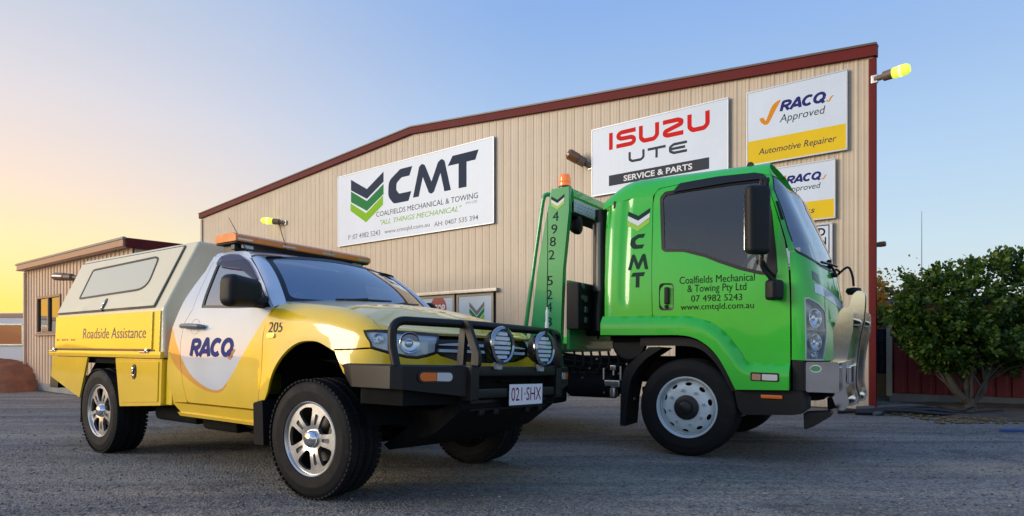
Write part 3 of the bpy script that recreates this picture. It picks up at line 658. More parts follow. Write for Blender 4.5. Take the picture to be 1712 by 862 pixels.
# ---- right: red clad outbuilding, the shrub in front, tree coloured with sunset glow, mast, pipes
fa = Vector((6.45, 11.3, 0)); fb = Vector((9.2, 9.3, 0)); dirv = (fb-fa).normalized(); az = -math.degrees(atan2(dirv.y, dirv.x)); FR_ = frame(fa.x, fa.y, az)
red = empty('red_outbuilding', FR_, 'dark red vertically clad outbuilding wall with cream corner post behind the shrub', 'outbuilding')
M_redwall = mat('dark red cladding', (.30, .032, .032), .5, noise=(2.5, .22), wear=(4, (.20, .03, .03), .6, .8))
WR = (2.22, 3.4, 1.02, 1.62); xx = .06
for k in range(17):
    x0 = .06+k*.20
    for z0, z1 in ((.14, 1.02), (1.02, 1.66)):
        if z0 > 1 and x0+.2 > WR[0]: continue
        b = MB(); b.prism([(x0, 0), (x0, -.012), (x0+.018, -.03), (x0+.135, -.03), (x0+.155, -.012), (x0+.196, -.012), (x0+.196, 0)], z0, z1-.003, 'Z'); b.build('cladding_board', M_redwall, red)
M_cream = mat('cream painted timber', (.60, .52, .36), .5, noise=(4, .12))
MB().box((0, -.03, .84), (.085, .09, 1.50), .005).build('corner_post', M_cream, red); MB().box((1.1, -.02, 1.70), (2.3, .08, .07), .005).build('top_rail', M_cream, red)
ww = MB().box((2.95, .02, 1.36), (1.1, .01, .5)).build('window_pane', M_wglass, red); fr = MB()
for c, d_ in (((2.95, -.03, 1.045), (1.44, .07, .1)), ((2.95, -.03, 1.66), (1.44, .07, .09)), ((2.275, -.03, 1.355), (.1, .07, .52)), ((3.6, -.03, 1.355), (.1, .07, .52))): fr.box(c, d_, .005)
fr.build('window_frame', M_cream, ww); MB().box((1.75, .5, .85), (3.5, .9, 1.5)).build('inner_wall', M_dark, red); MB().box((1.75, .0, .07), (3.5, .05, .13)).build('plinth', MATS['concrete'], red)
raw('roof_sheet', [(-.1, -.12, 1.74), (3.7, -.12, 1.74), (3.7, 2.5, 1.80), (-.1, 2.5, 1.80)], [(0, 1, 2, 3)], mat('dark roof sheet', (.04, .04, .042), .95), red)
def leaf_cloud(name, centre_fn, n, size, m, parent=None, M=None, droop=.4):
    V = np.zeros((n*6, 3)); F = []
    for i in range(n):
        c, d_ = centre_fn(i); c = np.array(c); d_ = np.array(d_, float); d_ += RNG.normal(0, .55, 3); d_[2] -= droop*RNG.random(); d_ /= np.linalg.norm(d_)+1e-9
        u = np.cross(d_, RNG.normal(0, 1, 3)); u /= np.linalg.norm(u)+1e-9; nn = np.cross(d_, u); s = size*RNG.uniform(.6, 1.3); w_ = s*.30; b = i*6
        V[b] = c; V[b+1] = c+d_*s*.35+u*w_+nn*s*.06; V[b+2] = c+d_*s*.7+u*w_*.8+nn*s*.03; V[b+3] = c+d_*s-nn*s*.08; V[b+4] = c+d_*s*.7-u*w_*.8+nn*s*.03; V[b+5] = c+d_*s*.35-u*w_+nn*s*.06
        F += [(b, b+1, b+2, b+3), (b, b+3, b+4, b+5)]
    return raw(name, V, F, m, parent, M, 180)
def leafmat(name, a, b, c, trans=.35):
    m = bpy.data.materials.new(name); m.use_nodes = True; N = m.node_tree.nodes; L = m.node_tree.links; p = N['Principled BSDF']; out = N['Material Output']
    g = N.new('ShaderNodeNewGeometry'); r = N.new('ShaderNodeValToRGB'); r.color_ramp.elements[0].color = (*a, 1); r.color_ramp.elements[1].color = (*c, 1); e = r.color_ramp.elements.new(.5); e.color = (*b, 1); L.new(g.outputs['Random Per Island'], r.inputs[0]); L.new(r.outputs[0], p.inputs['Base Color']); p.inputs['Roughness'].default_value = .45
    t = N.new('ShaderNodeBsdfTranslucent'); L.new(r.outputs[0], t.inputs[0]); x = N.new('ShaderNodeMixShader'); x.inputs[0].default_value = trans; L.new(p.outputs[0], x.inputs[1]); L.new(t.outputs[0], x.inputs[2]); L.new(x.outputs[0], out.inputs[0]); return m
M_bark = mat('pale grey bark', (.09, .075, .06), .9, noise=(12, .35), bump=(30, .6))
def shrub():
    base = Vector((6.50, 9.38, 0)); r = empty('leafy_shrub', Matrix.Translation(base) @ Matrix.Diagonal((1, 1, .98, 1)), 'dense dark green shrub on several pale stems in front of the red wall', 'shrub')
    tr = MB(); tr.tube([(0, 0, -.05), (.0, .0, .10), (.01, 0, .2)], [.10, .075, .06], 10)
    stems = []
    for ex, ey, ez, rr in ((-.52, .1, 1.15, .050), (-.20, -.05, 1.35, .046), (.12, .1, 1.3, .034), (.42, -.08, 1.15, .036), (.62, .12, 1.2, .028), (-.64, .25, 1.2, .026), (.05, .35, 1.3, .034), (-.05, -.2, 1.2, .022), (.30, -.18, 1.1, .02)):
        p = [Vector((0, 0, .12)), Vector((ex*.30, ey*.2, .30)), Vector((ex*.52+random.uniform(-.06, .06), ey*.6, .62)), Vector((ex*.85+random.uniform(-.06, .06), ey, .95)), Vector((ex, ey, ez))]
        p = [q+Vector((random.uniform(-.03, .03), random.uniform(-.03, .03), 0)) if 0 < i < 4 else q for i, q in enumerate(p)]; p = [Vector(q) for q in spline(p, 4)]; k = len(p)
        tr.tube(p, [rr*(1.15-.75*i/k) for i in range(k)], 8); stems.append(p[-1])
        for _ in range(7):
            a = p[random.randint(k//3, k-1)]; b = a+Vector((random.uniform(-.45, .45), random.uniform(-.35, .35), random.uniform(.15, .45))); tr.tube([a, (a+b)/2+Vector((0, 0, .05)), b], [.018, .012, .006], 5)
    tr.build('trunk', M_bark, r)
    # sprays: shoots that leave the crown's blob volumes and carry leaves along their length
    blobs = [(-.62, .0, 1.50, .44, .5, .42), (-.25, -.05, 1.55, .6, .55, .48), (.35, .0, 1.68, .62, .55, .50), (.95, .05, 1.58, .6, .55, .50), (1.5, .1, 1.42, .5, .5, .48), (-.50, -.1, 1.10, .42, .45, .28), (-.2, -.2, 1.05, .45, .4, .28), (.25, -.15, 1.10, .55, .45, .32), (.75, -.1, 1.06, .50, .5, .30), (1.25, .0, 1.05, .40, .45, .25), (.45, .15, .85, .35, .4, .25), (.0, .1, .90, .50, .4, .26), (-.35, .1, .98, .35, .4, .26), (.85, .1, .92, .40, .4, .25)]
    sp = []
    for _ in range(1250):
        b = blobs[RNG.integers(len(blobs))]; v = RNG.normal(0, 1, 3); v /= np.linalg.norm(v); q = RNG.uniform(.45, 1.0)**.5; c = np.array(b[:3])+v*np.array(b[3:])*q; d_ = v*np.array([1, 1, .5])+np.array([0, 0, .25]); d_ /= np.linalg.norm(d_); sp.append((c, d_, RNG.uniform(.12, .30)))
    for x_, z_, l in ((-.35, 1.95, .22), (-.08, 2.0, .2), (.25, 2.05, .26), (.62, 2.0, .34), (.72, 1.98, .38), (.45, 2.0, .3), (1.45, 1.85, .36), (1.55, 1.85, .32), (1.1, 1.95, .22), (-.55, 1.85, .25), (.0, 2.0, .2), (.9, 2., .28), (-.98, 1.2, .22), (-.88, .98, .22)):
        for _ in range(3): sp.append((np.array((x_+RNG.normal(0, .03), RNG.normal(0, .1), z_)), np.array((RNG.normal(.1, .2) if x_ > -1 else -1, RNG.normal(0, .2), 1 if x_ > -1 else .05)), l))
    def cf(i):
        c, d_, l = sp[i % len(sp)]; t = RNG.random(); return c+d_*l*t+RNG.normal(0, .022, 3), d_
    leaf_cloud('crown', cf, 46000, .066, leafmat('shrub leaves', (.020, .060, .008), (.055, .130, .015), (.17, .24, .028)), r)
    return r
shrub()
def glow_tree():
    base = Vector((10.0, 17.5, 0)); r = empty('sunset_glow_tree', Matrix.Translation(base), 'tall sparse tree with sunset glow put into its orange gold leaves between the shed corner and shrub', 'tree')
    tr = MB(); tips = []
    def limb(a, d_, l, rad, lev):
        p = [a]
        for i in range(4): d_ = (d_+Vector((random.uniform(-.22, .22), random.uniform(-.22, .22), random.uniform(-.03, .15)))).normalized(); p.append(p[-1]+d_*l/4)
        tr.tube(p, [rad*(1-.14*i) for i in range(5)], 6 if lev else 9)
        tips.extend(p[2:])
        if lev < 3:
            for _ in range(4 if lev == 0 else 3): limb(p[random.randint(2, 4)], (d_+Vector((random.uniform(-.9, .9), random.uniform(-.9, .9), random.uniform(-.1, .5)))).normalized(), l*.62, rad*.5, lev+1)
    limb(Vector((0, 0, -.1)), Vector((0, 0, 1)), 1.6, .12, 0); tr.build('trunk', M_bark, r)
    leaf_cloud('crown', lambda i: (np.array(tips[RNG.integers(len(tips))])+RNG.normal(0, .22, 3), RNG.normal(0, 1, 3)), 13000, .10, leafmat('sunset glow leaves', (.62, .26, .03), (.80, .44, .06), (.55, .36, .08), .6), r)  # the low sun's glow on the crown is put into the leaf colour
glow_tree()
ms = MB(); ms.tube([(0, 0, 0), (0, 0, 5.5), (0, 0, 7.2)], [.022, .016, .010], 6); tag(ms.build('radio_mast', mat('grey mast', (.2, .2, .22), .5), None, Matrix.Translation((19.2, 31., 0))), 'thin grey mast standing far behind the shrub', 'mast')
drum = empty('storage_drum', Matrix.Translation((7.05, 12.6, 0)), 'dark blue drum on a timber box in the gap beside the red wall', 'drum')
MB().lathe([(0, .42), (.29, .42), (.3, .44), (.3, .7), (.315, .71), (.315, .73), (.3, .74), (.3, 1.0), (.315, 1.01), (.315, 1.03), (.3, 1.04), (.3, 1.25), (.28, 1.27), (0, 1.27)], 24, 'Z').build('drum_body', mat('blue drum', (.02, .035, .075), .35, noise=(5, .2)), drum)
MB().box((0, 0, .21), (.7, .7, .42), .01).build('timber_box', mat('raw timber', (.35, .22, .11), .8, noise=(6, .25)), drum)
M_pipe = mat('black poly pipe', (.018, .018, .02), .5, noise=(5, .3)); M_pipe2 = mat('dusty grey pipe', (.10, .10, .105), .6, noise=(5, .3))
PL = ['long black poly pipe lying nearest the yard along the wall', 'black poly pipe bent round the foot of the shrub', 'dusty grey pipe lying across the black ones', 'black pipe end sticking out towards the shed corner', 'looped black pipe lying against the red wall', 'grey pipe lying flat behind the others', 'short black offcut of pipe beside the bull bar']
for i, (p, mm, rr) in enumerate((([(4.55, 9.25), (5.2, 8.95), (5.9, 8.85), (6.5, 8.75)], M_pipe, .03), ([(5.1, 9.25), (5.7, 9.0), (6.1, 9.0), (6.35, 9.1)], M_pipe, .035), ([(4.9, 8.95), (5.5, 9.15), (6.2, 9.05)], M_pipe2, .028), ([(5.35, 9.5), (5.75, 9.1), (6.1, 8.8)], M_pipe, .032), ([(5.6, 9.6), (6.0, 9.35), (5.9, 9.1), (5.5, 9.2)], M_pipe, .03), ([(5.0, 9.6), (5.7, 9.55), (6.2, 9.6)], M_pipe2, .034), ([(4.7, 9.05), (5.05, 9.0)], M_pipe, .04))):
    q = spline([(a, b, rr+.045*(k % 2)*(len(p) > 2)) for k, (a, b) in enumerate(p)], 6)
    tag(MB().tube(q, rr, 8).build('pipe', mm), PL[i], 'pipe', 'pipes lying by the shed corner')
# earth bed under the shrub, stones and dry leaves, the blue strip
def bed():
    P = spline([(5.3, 9.3), (5.9, 8.55), (6.6, 8.1), (7.6, 7.95), (9.0, 8.2), (9.4, 9.6), (7.5, 10.6), (6.0, 10.6)], 6, True); V2, F = tri2d(P, (), .12); c = V2.mean(0); Pn = np.array(P)
    dd = np.array([np.hypot(Pn[:, 0]-a, Pn[:, 1]-b).min() for a, b in V2]); z = .005+.06*np.clip(dd/.5, 0, 1)+RNG.normal(0, .008, len(V2))*(dd > .05)
    tag(raw('earth_bed', np.column_stack([V2, z]), [tuple(int(i) for i in f) for f in F], mat('brown earth', (.13, .095, .062), .95, noise=(4, .4), bump=(25, 1.)), None, None, 80), 'bare brown earth round the shrub', kind='structure')
bed()
tag(MB().prism([(5.42, 7.36), (6.6, 7.28), (6.6, 7.22), (5.40, 7.30)], .006, .03, 'Z').build('blue_edging', mat('faded blue edging', (.05, .10, .30), .7, noise=(6, .25))), 'faded blue edging strip on the ground at the yard edge', 'edging')
def scatter(name, n, fn, size, m, label):
    V = []; F = []; ico = [(0, 0, 1), (.9, 0, .25), (.28, .86, .3), (-.73, .53, .2), (-.73, -.53, .3), (.28, -.86, .2), (0, 0, -.5)]; tri = [(0, 1, 2), (0, 2, 3), (0, 3, 4), (0, 4, 5), (0, 5, 1), (6, 2, 1), (6, 3, 2), (6, 4, 3), (6, 5, 4), (6, 1, 5)]
    for i in range(n):
        x_, y_ = fn(); s = size*RNG.uniform(.5, 1.5); a = RNG.uniform(0, 6.3); b = len(V); k = RNG.uniform(.7, 1.3, 3)
        for q in ico: V.append((x_+s*k[0]*(q[0]*cos(a)-q[1]*sin(a)), y_+s*k[1]*(q[0]*sin(a)+q[1]*cos(a)), s*(.25+k[2]*.55*q[2])))
        F += [tuple(b+j for j in t) for t in tri]
    tag(raw(name, V, F, m, None, None, 20), label, kind='stuff')
def near_pt():
    while True:
        y_ = 2.6+RNG.exponential(3.0)
        if y_ < 16: return RNG.uniform(-.85, .85)*y_, y_
scatter('loose_gravel', 6000, near_pt, .008, mat('grey chips', (.17, .17, .17), .85, noise=(40, .5)), 'loose grey stone chips on the yard')
scatter('gravel_stones', 1500, near_pt, .010, mat('dark stones', (.12, .115, .11), .85, noise=(30, .6)), 'larger dark loose stones on the yard')
scatter('pale_gravel', 700, near_pt, .009, mat('pale chips', (.34, .31, .27), .85, noise=(40, .3)), 'scattered pale stone chips on the yard')
scatter('leaf_litter', 900, lambda: (RNG.uniform(5.2, 8.6), RNG.uniform(8.0, 9.8)), .03, mat('dry brown litter', (.20, .13, .06), .9, noise=(20, .4)), 'dry leaves and clods on the earth bed')
# low wooded rise all round behind the camera: what the paintwork mirrors
def hills():
    n = 150; V = []; F = []
    for i in range(n+1):
        a = radians(62+236*i/n); R_ = 70; hgt = 2.6+1.2*sin(i*.21)+.7*sin(i*.53+1)+.45*sin(i*1.7)+random.uniform(-.25, .25); V += [(R_*sin(a), R_*cos(a), -.5), (R_*sin(a)*1.03, R_*cos(a)*1.03, hgt*.7), (R_*sin(a)*1.06, R_*cos(a)*1.06, hgt)]
    for i in range(n):
        for k in (0, 1): F.append((i*3+k, (i+1)*3+k, (i+1)*3+k+1, i*3+k+1))
    tag(raw('wooded_hills', V, F, mat('dark scrub', (.03, .035, .02), .9, noise=(.4, .4)), None, None, 60), 'low dark wooded rise around the yard', kind='structure')
hills()
# ================================================================== YELLOW AND WHITE UTE (x forward, y to its left, z up; right side faces the camera)
FU = frame(-.749, 4.856, 36.2)
ute = empty('service_ute', FU, 'yellow and white roadside assistance ute with service canopy, amber light bar and black bull bar', 'ute')
ROLL = Matrix.Translation((0, -.9, 0)) @ Matrix.Rotation(-.034, 4, 'X') @ Matrix.Translation((0, .9, 0))
M_rub = mat('black rubber', (.009, .009, .01), .75, noise=(14, .2), spec=.2); M_tyre = mat('tyre rubber', (.008, .008, .009), .7, spec=.25, noise=(9, .3), wear=(3.5, (.035, .032, .03), .58, .9))
M_seal = mat('black window seal', (.008, .008, .009), .4); M_powder = mat('black powder coat', (.007, .007, .008), .42, noise=(30, .08), spec=.35); M_plast = mat('textured black plastic', (.008, .008, .009), .5, bump=(160, .25), spec=.3)
M_chrome = mat('chrome', (.80, .80, .82), .08, metal=1); M_mach = mat('machined alloy', (.60, .59, .57), .30, metal=.92, noise=(14, .10)); M_barrel = mat('dark alloy', (.05, .05, .052), .4, metal=.8); M_under = mat('dirty underbody', (.006, .006, .006), .85, spec=.15, noise=(7, .4), wear=(5, (.026, .022, .018), .58, .85))
M_amber = mat('amber lens', (.90, .22, .006), .25, coat=.25, noise=(12, .12)); M_yel = None
M_glassd = glass('door glass', (.34, .42, .48), 8.0); M_glassw = glass('windscreen glass', (.30, .39, .46), 6.5); M_lens = glass('clear lamp lens', (.86, .88, .9), 1.3)
M_refl = mat('lamp reflector', (.78, .79, .80), .16, metal=1); M_bez = mat('lamp bezel grey', (.20, .21, .22), .28, metal=.7)
YEL = (.92, .60, .014); WHT = (.64, .68, .73)
def ute_paint():
    m = bpy.data.materials.new('ute paint'); m.use_nodes = True; nt = m.node_tree; N = nt.nodes; L = nt.links; p = N['Principled BSDF']
    tc = N.new('ShaderNodeTexCoord'); sp = N.new('ShaderNodeSeparateXYZ'); L.new(tc.outputs['Object'], sp.inputs[0])
    mr = N.new('ShaderNodeMapRange'); mr.inputs[1].default_value = -1.9; mr.inputs[2].default_value = -.25; L.new(sp.outputs[0], mr.inputs[0])
    def edge(pts):
        f = cub(*zip(*pts)); r = N.new('ShaderNodeValToRGB'); e = r.color_ramp.elements; n = 30
        for k in range(n):
            q = e[k] if k < 2 else e.new(k/(n-1)); 
            q.position = k/(n-1)
        for k in range(n): v = float(f(-1.9+1.65*k/(n-1)))/2; e[k].color = (v, v, v, 1)
        L.new(mr.outputs[0], r.inputs[0]); s = N.new('ShaderNodeSeparateColor'); s.mode = 'RGB'; L.new(r.outputs[0], s.inputs[0])
        a = N.new('ShaderNodeMath'); a.operation = 'MULTIPLY'; a.inputs[1].default_value = 2; L.new(s.outputs[0], a.inputs[0])
        d = N.new('ShaderNodeMath'); d.operation = 'SUBTRACT'; L.new(sp.outputs[2], d.inputs[0]); L.new(a.outputs[0], d.inputs[1])
        g = N.new('ShaderNodeMapRange'); g.inputs[1].default_value = -.004; g.inputs[2].default_value = .004; L.new(d.outputs[0], g.inputs[0]); return g.outputs[0]
    wz = edge([(-1.9, 1.26), (-1.804, 1.125), (-1.752, 1.04), (-1.671, .925), (-1.572, .806), (-1.45, .72), (-1.312, .665), (-1.2, .638), (-1.129, .634), (-1.05, .652), (-.975, .705), (-.806, .88), (-.64, 1.06), (-.466, 1.235), (-.40, 1.265), (-.33, 1.28), (-.30, 1.6), (-.25, 2.0)])
    oz = edge([(-1.9, 1.0), (-1.829, .92), (-1.737, .815), (-1.567, .722), (-1.335, .64), (-1.234, .62), (-1.12, .615), (-1.0, .66), (-.9, .9), (-.8, 1.3), (-.25, 2.0)])
    def mix(f, a, b):
        x = N.new('ShaderNodeMix'); x.data_type = 'RGBA'; L.new(f, x.inputs[0])
        for i, v in ((6, a), (7, b)):
            if isinstance(v, tuple): x.inputs[i].default_value = (*v, 1)
            else: L.new(v, x.inputs[i])
        return x.outputs[2]
    c = mix(wz, mix(oz, YEL, (.78, .34, .02)), WHT)
    t = N.new('ShaderNodeTexNoise'); t.inputs['Scale'].default_value = 2.4; t.inputs['Detail'].default_value = 8; L.new(tc.outputs['Object'], t.inputs['Vector'])
    g = N.new('ShaderNodeMapRange'); g.inputs[1].default_value = .35; g.inputs[2].default_value = .7; g.inputs[3].default_value = 1.04; g.inputs[4].default_value = .90; L.new(t.outputs[0], g.inputs[0])
    x = N.new('ShaderNodeMix'); x.data_type = 'RGBA'; x.blend_type = 'MULTIPLY'; x.inputs[0].default_value = 1; L.new(c, x.inputs[6]); L.new(g.outputs[0], x.inputs[7]); L.new(x.outputs[2], p.inputs['Base Color'])
    p.inputs['Roughness'].default_value = .34; p.inputs['Coat Weight'].default_value = 1; p.inputs['Coat Roughness'].default_value = .035
    return m
M_ute = ute_paint()
M_canopy = mat('sky warmed canopy enamel', (.80, .72, .50), .34, coat=.35, noise=(1.6, .05)); M_yel = mat('yellow enamel', YEL, .26, coat=1, noise=(2.2, .06))  # canopy enamel tinted cream for the warm sky it reflects
CU = (-.8, 0, .8)
def both(name, S, outline, m, **k):
    a = panel(name, S, outline, m, ute, k.pop('ctr', CU), M=ROLL, **k); b = panel(name, S, outline, m, ute, CU, M=ROLL, mirror=True, **k); return a, b
# ---- doors, cab side, glass
DOOR_O = [(-1.5279, 1.2431), (-1.505, 1.43), (-1.49, 1.5707), (-1.4866, 1.6415), (-1.4521, 1.6800), (-1.3183, 1.6840), (-1.1368, 1.6669), (-.96, 1.6085), (-.8266, 1.5242), (-.6609, 1.3976), (-.4696, 1.2199), (-.5228, 1.1598), (-.5403, 1.1111), (-.5556, 1.0335), (-.5573, .7484), (-.5663, .5214), (-1.0784, .5217), (-1.5548, .5224), (-1.605, .6715), (-1.6476, .8559), (-1.6481, .9909), (-1.6229, 1.1356)]
WIN_O = [(-1.4082, 1.2485), (-1.4099, 1.4302), (-1.4127, 1.5867), (-1.385, 1.6442), (-1.271, 1.6552), (-1.1185, 1.6357), (-.9668, 1.5803), (-.856, 1.5075), (-.7056, 1.3953), (-.5173, 1.2253), (-.9272, 1.2307)]
WIN_S = fillet(WIN_O, [.01, .3, .05, .06, .1, .2, .2, .2, .2, .01, .3], 4)
dn, df = both('door', ute_side, fillet(DOOR_O, .05, 3), M_ute, holes=[WIN_S], gap=.003, res=.045, depth=.02)
for d_, mir in ((dn, False), (df, True)):
    win2 = [tuple(p) for p in offset_poly(WIN_S, .022)]
    panel('window_seal', ute_side, WIN_S, M_seal, d_, CU, holes=[win2], off=-.004, res=.05, depth=.01, mirror=mir)
    panel('window_glass', ute_side, win2, M_glassd, d_, CU, off=-.010, res=.08, depth=0, mirror=mir)
    panel('weather_shield', ute_side, fillet([(-1.405, 1.585), (-1.385, 1.652), (-1.271, 1.662), (-1.1185, 1.645), (-.9668, 1.588), (-.856, 1.515), (-.74, 1.425), (-.79, 1.428), (-.868, 1.462), (-1.024, 1.528), (-1.225, 1.555)], .03, 3), glass('violet tinted shield', (.20, .16, .30), 1.3), d_, CU, off=.016, res=.05, depth=.006, mirror=mir)
    panel('mirror_sail', ute_side, [(-.505, 1.225), (-.73, 1.228), (-.70, 1.30), (-.68, 1.375)], M_plast, d_, CU, off=.006, res=.05, depth=.015, mirror=mir)
    sg = -1 if not mir else 1
    h = MB(); h.tube([(-1.60, sg*.882, 1.108), (-1.57, sg*.915, 1.110), (-1.45, sg*.922, 1.108), (-1.33, sg*.912, 1.104), (-1.30, sg*.882, 1.102)], [.014, .019, .021, .019, .014], 10)
    h.build('door_handle', mat('grey handle', (.22, .23, .24), .3, metal=.4), d_)
    panel('handle_recess', ute_side, [(-1.45+.068*cos(a), 1.105+.058*sin(a)) for a in np.linspace(0, 2*pi, 25)[:-1]], mat('handle recess paint', (.50, .53, .56), .35, coat=.6), d_, CU, off=.0015, res=.05, depth=0, mirror=mir, vfun=lambda P, uv, n: P-n*(.022*np.clip(1-(((uv[:, 0]+1.45)/.068)**2+((uv[:, 1]-1.105)/.058)**2), 0, 1))[:, None]+n*.0)
SIDE_REAR = [(-1.5458, 1.5558), (-1.6187, 1.4517), (-1.6839, 1.3422), (-1.7469, 1.2095), (-1.7989, 1.1007), (-1.836, .9009), (-1.8496, .739), (-1.8189, .5929), (-1.7695, .5147)]
both('cab_side', ute_side, [(-1.52, 1.70)]+SIDE_REAR+[(-1.5548, .5224), (-1.605, .6715), (-1.6476, .8559), (-1.6481, .9909), (-1.6229, 1.1356), (-1.5279, 1.2431), (-1.505, 1.43), (-1.49, 1.5707), (-1.4866, 1.6415), (-1.4521, 1.6800), (-1.3183, 1.6840), (-1.1368, 1.6669), (-.96, 1.6085), (-.955, 1.615), (-1.0, 1.65), (-1.04, 1.67), (-1.13, 1.688), (-1.32, 1.702)], M_ute, gap=.002, res=.04, depth=.02)
both('sill', ute_side, [(-1.7635, .516), (-.566, .5165), (-.60, .48), (-.6349, .4401), (-1.6681, .4445)], M_ute, off=.010, res=.06, depth=.03, gap=.002)
both('side_step', ute_side, [(-1.70, .448), (-.60, .440), (-.61, .418), (-1.68, .424)], M_yel, off=.022, res=.08, depth=.09)
# A pillar: from the door frame to the windscreen edge
for mir in (False, True):
    a = spline([(-.955, 1.615), (-.8266, 1.528), (-.6609, 1.4015), (-.4696, 1.2239)], 6); A = ute_side(np.array([p[0] for p in a]), np.array([p[1] for p in a])); tt = np.linspace(1.0, -.04, len(A)); B = ute_ws(-np.ones(len(A))*.995, tt); Vv = []; n = 5
    for i in range(len(A)):
        for j in range(n+1):
            w = j/n; P = A[i]*(1-w)+B[i]*w; b_ = np.array([.35, -.75, .5]); Vv.append(P+b_/np.linalg.norm(b_)*.014*sin(pi*w)-np.array([.02, -.02, .01])*(w if j == n else 0)*.2)
    Vv = np.array(Vv); Vv[:, 1] *= -1 if mir else 1
    raw('windscreen_pillar', Vv, [(i*(n+1)+j, i*(n+1)+j+1, (i+1)*(n+1)+j+1, (i+1)*(n+1)+j) for i in range(len(A)-1) for j in range(n)], M_ute, ute, ROLL, 60)
# roof
ng, mg = 14, 25; xs = np.linspace(-1.585, -.90, ng); ts = np.linspace(-1, 1, mg); XX, TT = np.meshgrid(xs, ts, indexing='ij')
XX = np.where(XX < -1.4, -1.4+(XX+1.4)*(1-.55*np.abs(TT)**3), XX)
XX = XX-np.where(XX > -1.0, (np.abs(TT)**2.0)*.09*((XX+1.0)/.1), 0)
raw('roof', ute_roof(XX, TT).reshape(-1, 3), [(i*mg+j, i*mg+j+1, (i+1)*mg+j+1, (i+1)*mg+j) for i in range(ng-1) for j in range(mg-1)], M_ute, ute, ROLL, 60)
# windscreen
ws = panel('windscreen', ute_ws, fillet([(-.985, .02), (.985, .02), (.975, .97), (-.975, .97)], .06, 4), M_glassw, ute, (-1.4, 0, 1.2), sc=(.7, .6), res=.06, depth=0, M=ROLL, off=-.002)
panel('windscreen_seal', ute_ws, fillet([(-1.0, -.03), (1.0, -.03), (.995, 1.0), (-.995, 1.0)], .05, 4), M_seal, ute, (-1.4, 0, 1.2), holes=[fillet([(-.955, .075), (.955, .075), (.94, .925), (-.94, .925)], .08, 4)], sc=(.7, .6), res=.04, depth=.02, M=ROLL)
for s0, s1, t0, t1 in ((-.55, .18, .05, .12), (.05, .72, .05, .14)):
    q = [ute_ws(s0+(s1-s0)*k/8, t0+(t1-t0)*k/8)+np.array([.022, 0, .018]) for k in range(9)]; wb = MB(); wb.tube(q, [.010, .011, .012, .012, .011, .01, .009, .008, .006], 6); wb.tube([ute_ws(s0-.06, -.06)+np.array([.03, 0, .0]), ute_ws(s0+.1, .03)+np.array([.03, 0, .03]), ute_ws((s0+s1)/2, (t0+t1)/2)+np.array([.03, 0, .025])], .011, 6); wb.build('wiper', M_seal, ute, ROLL)
cowl = np.array([ute_ws(s, -.02) for s in np.linspace(-1, 1, 17)]); raw('cowl', np.concatenate([cowl, cowl+np.array([.14, 0, -.035])]), [(i, i+1, 18+i, 17+i) for i in range(16)], M_plast, ute, ROLL, 60)
# ---- front wing, bonnet, lamps, grille
SEAM = [(.11, 2.0), (.2231, 2.05), (.4462, 2.02), (.6667, 1.938), (.8145, 1.935), (.9432, 1.905), (1.03, 1.85), (1.1082, 1.749), (1.1650, 1.62), (1.2083, 1.447)]
ARCH = [(.8716, .925), (.7855, .9565), (.6957, .9832), (.5977, .9891), (.5069, .9793), (.4228, .9441), (.3492, .8855), (.2827, .8131), (.2361, .7369), (.1997, .6522), (.1665, .5987)]
HL = [(1.0848, 1.2882), (1.1144, 1.1201), (1.1507, .95), (1.2555, .9226), (1.3655, .8998), (1.4329, .8959), (1.5045, .9102), (1.5782, .933), (1.6129, 1.50), (1.4189, 1.5568), (1.2778, 1.5062), (1.174, 1.4083)]
both('front_wing', ute_front, spline(SEAM, 3)+[(1.174, 1.4183), (1.0798, 1.2882), (1.1094, 1.1201), (1.1467, .952), (1.021, .9425), (.8716, .9389)]+spline(ARCH, 3)+[(.085, .5215), (.093, .7484), (.0944, 1.0335), (.1097, 1.1111), (.1272, 1.24), (.17, 1.44), (.13, 1.8)], M_ute, sc=(1, .6), res=.035, gap=.0025, depth=.018)
bon = spline(SEAM, 3)[::-1][::-1]+[(1.2778, 1.53), (1.4189, 1.60), (1.6129, 1.55), (1.85, 1.58), (2.07, 1.60), (2.07, 3.0), (.11, 3.0)]
bl = panel('bonnet', ute_front, bon, M_ute, ute, CU, sc=(1, .45), res=.04, gap=.0025, depth=.018, M=ROLL); panel('bonnet', ute_front, bon, M_ute, ute, CU, sc=(1, .45), res=.04, gap=.0025, depth=.018, M=ROLL, mirror=True)
FB_ = [(.8716, .935), (1.021, .9395), (1.1467, .947), (1.2555, .9186), (1.3655, .8958), (1.4329, .8919), (1.5045, .9062), (1.5782, .928), (1.605, .915), (1.75, .885), (2.07, .875), (2.07, .74), (1.2, .74), (1.02, .76), (.96, .80), (.92, .87)]
both('front_bumper', ute_front, FB_, M_ute, sc=(1, 1), res=.05, gap=.002, depth=.018)
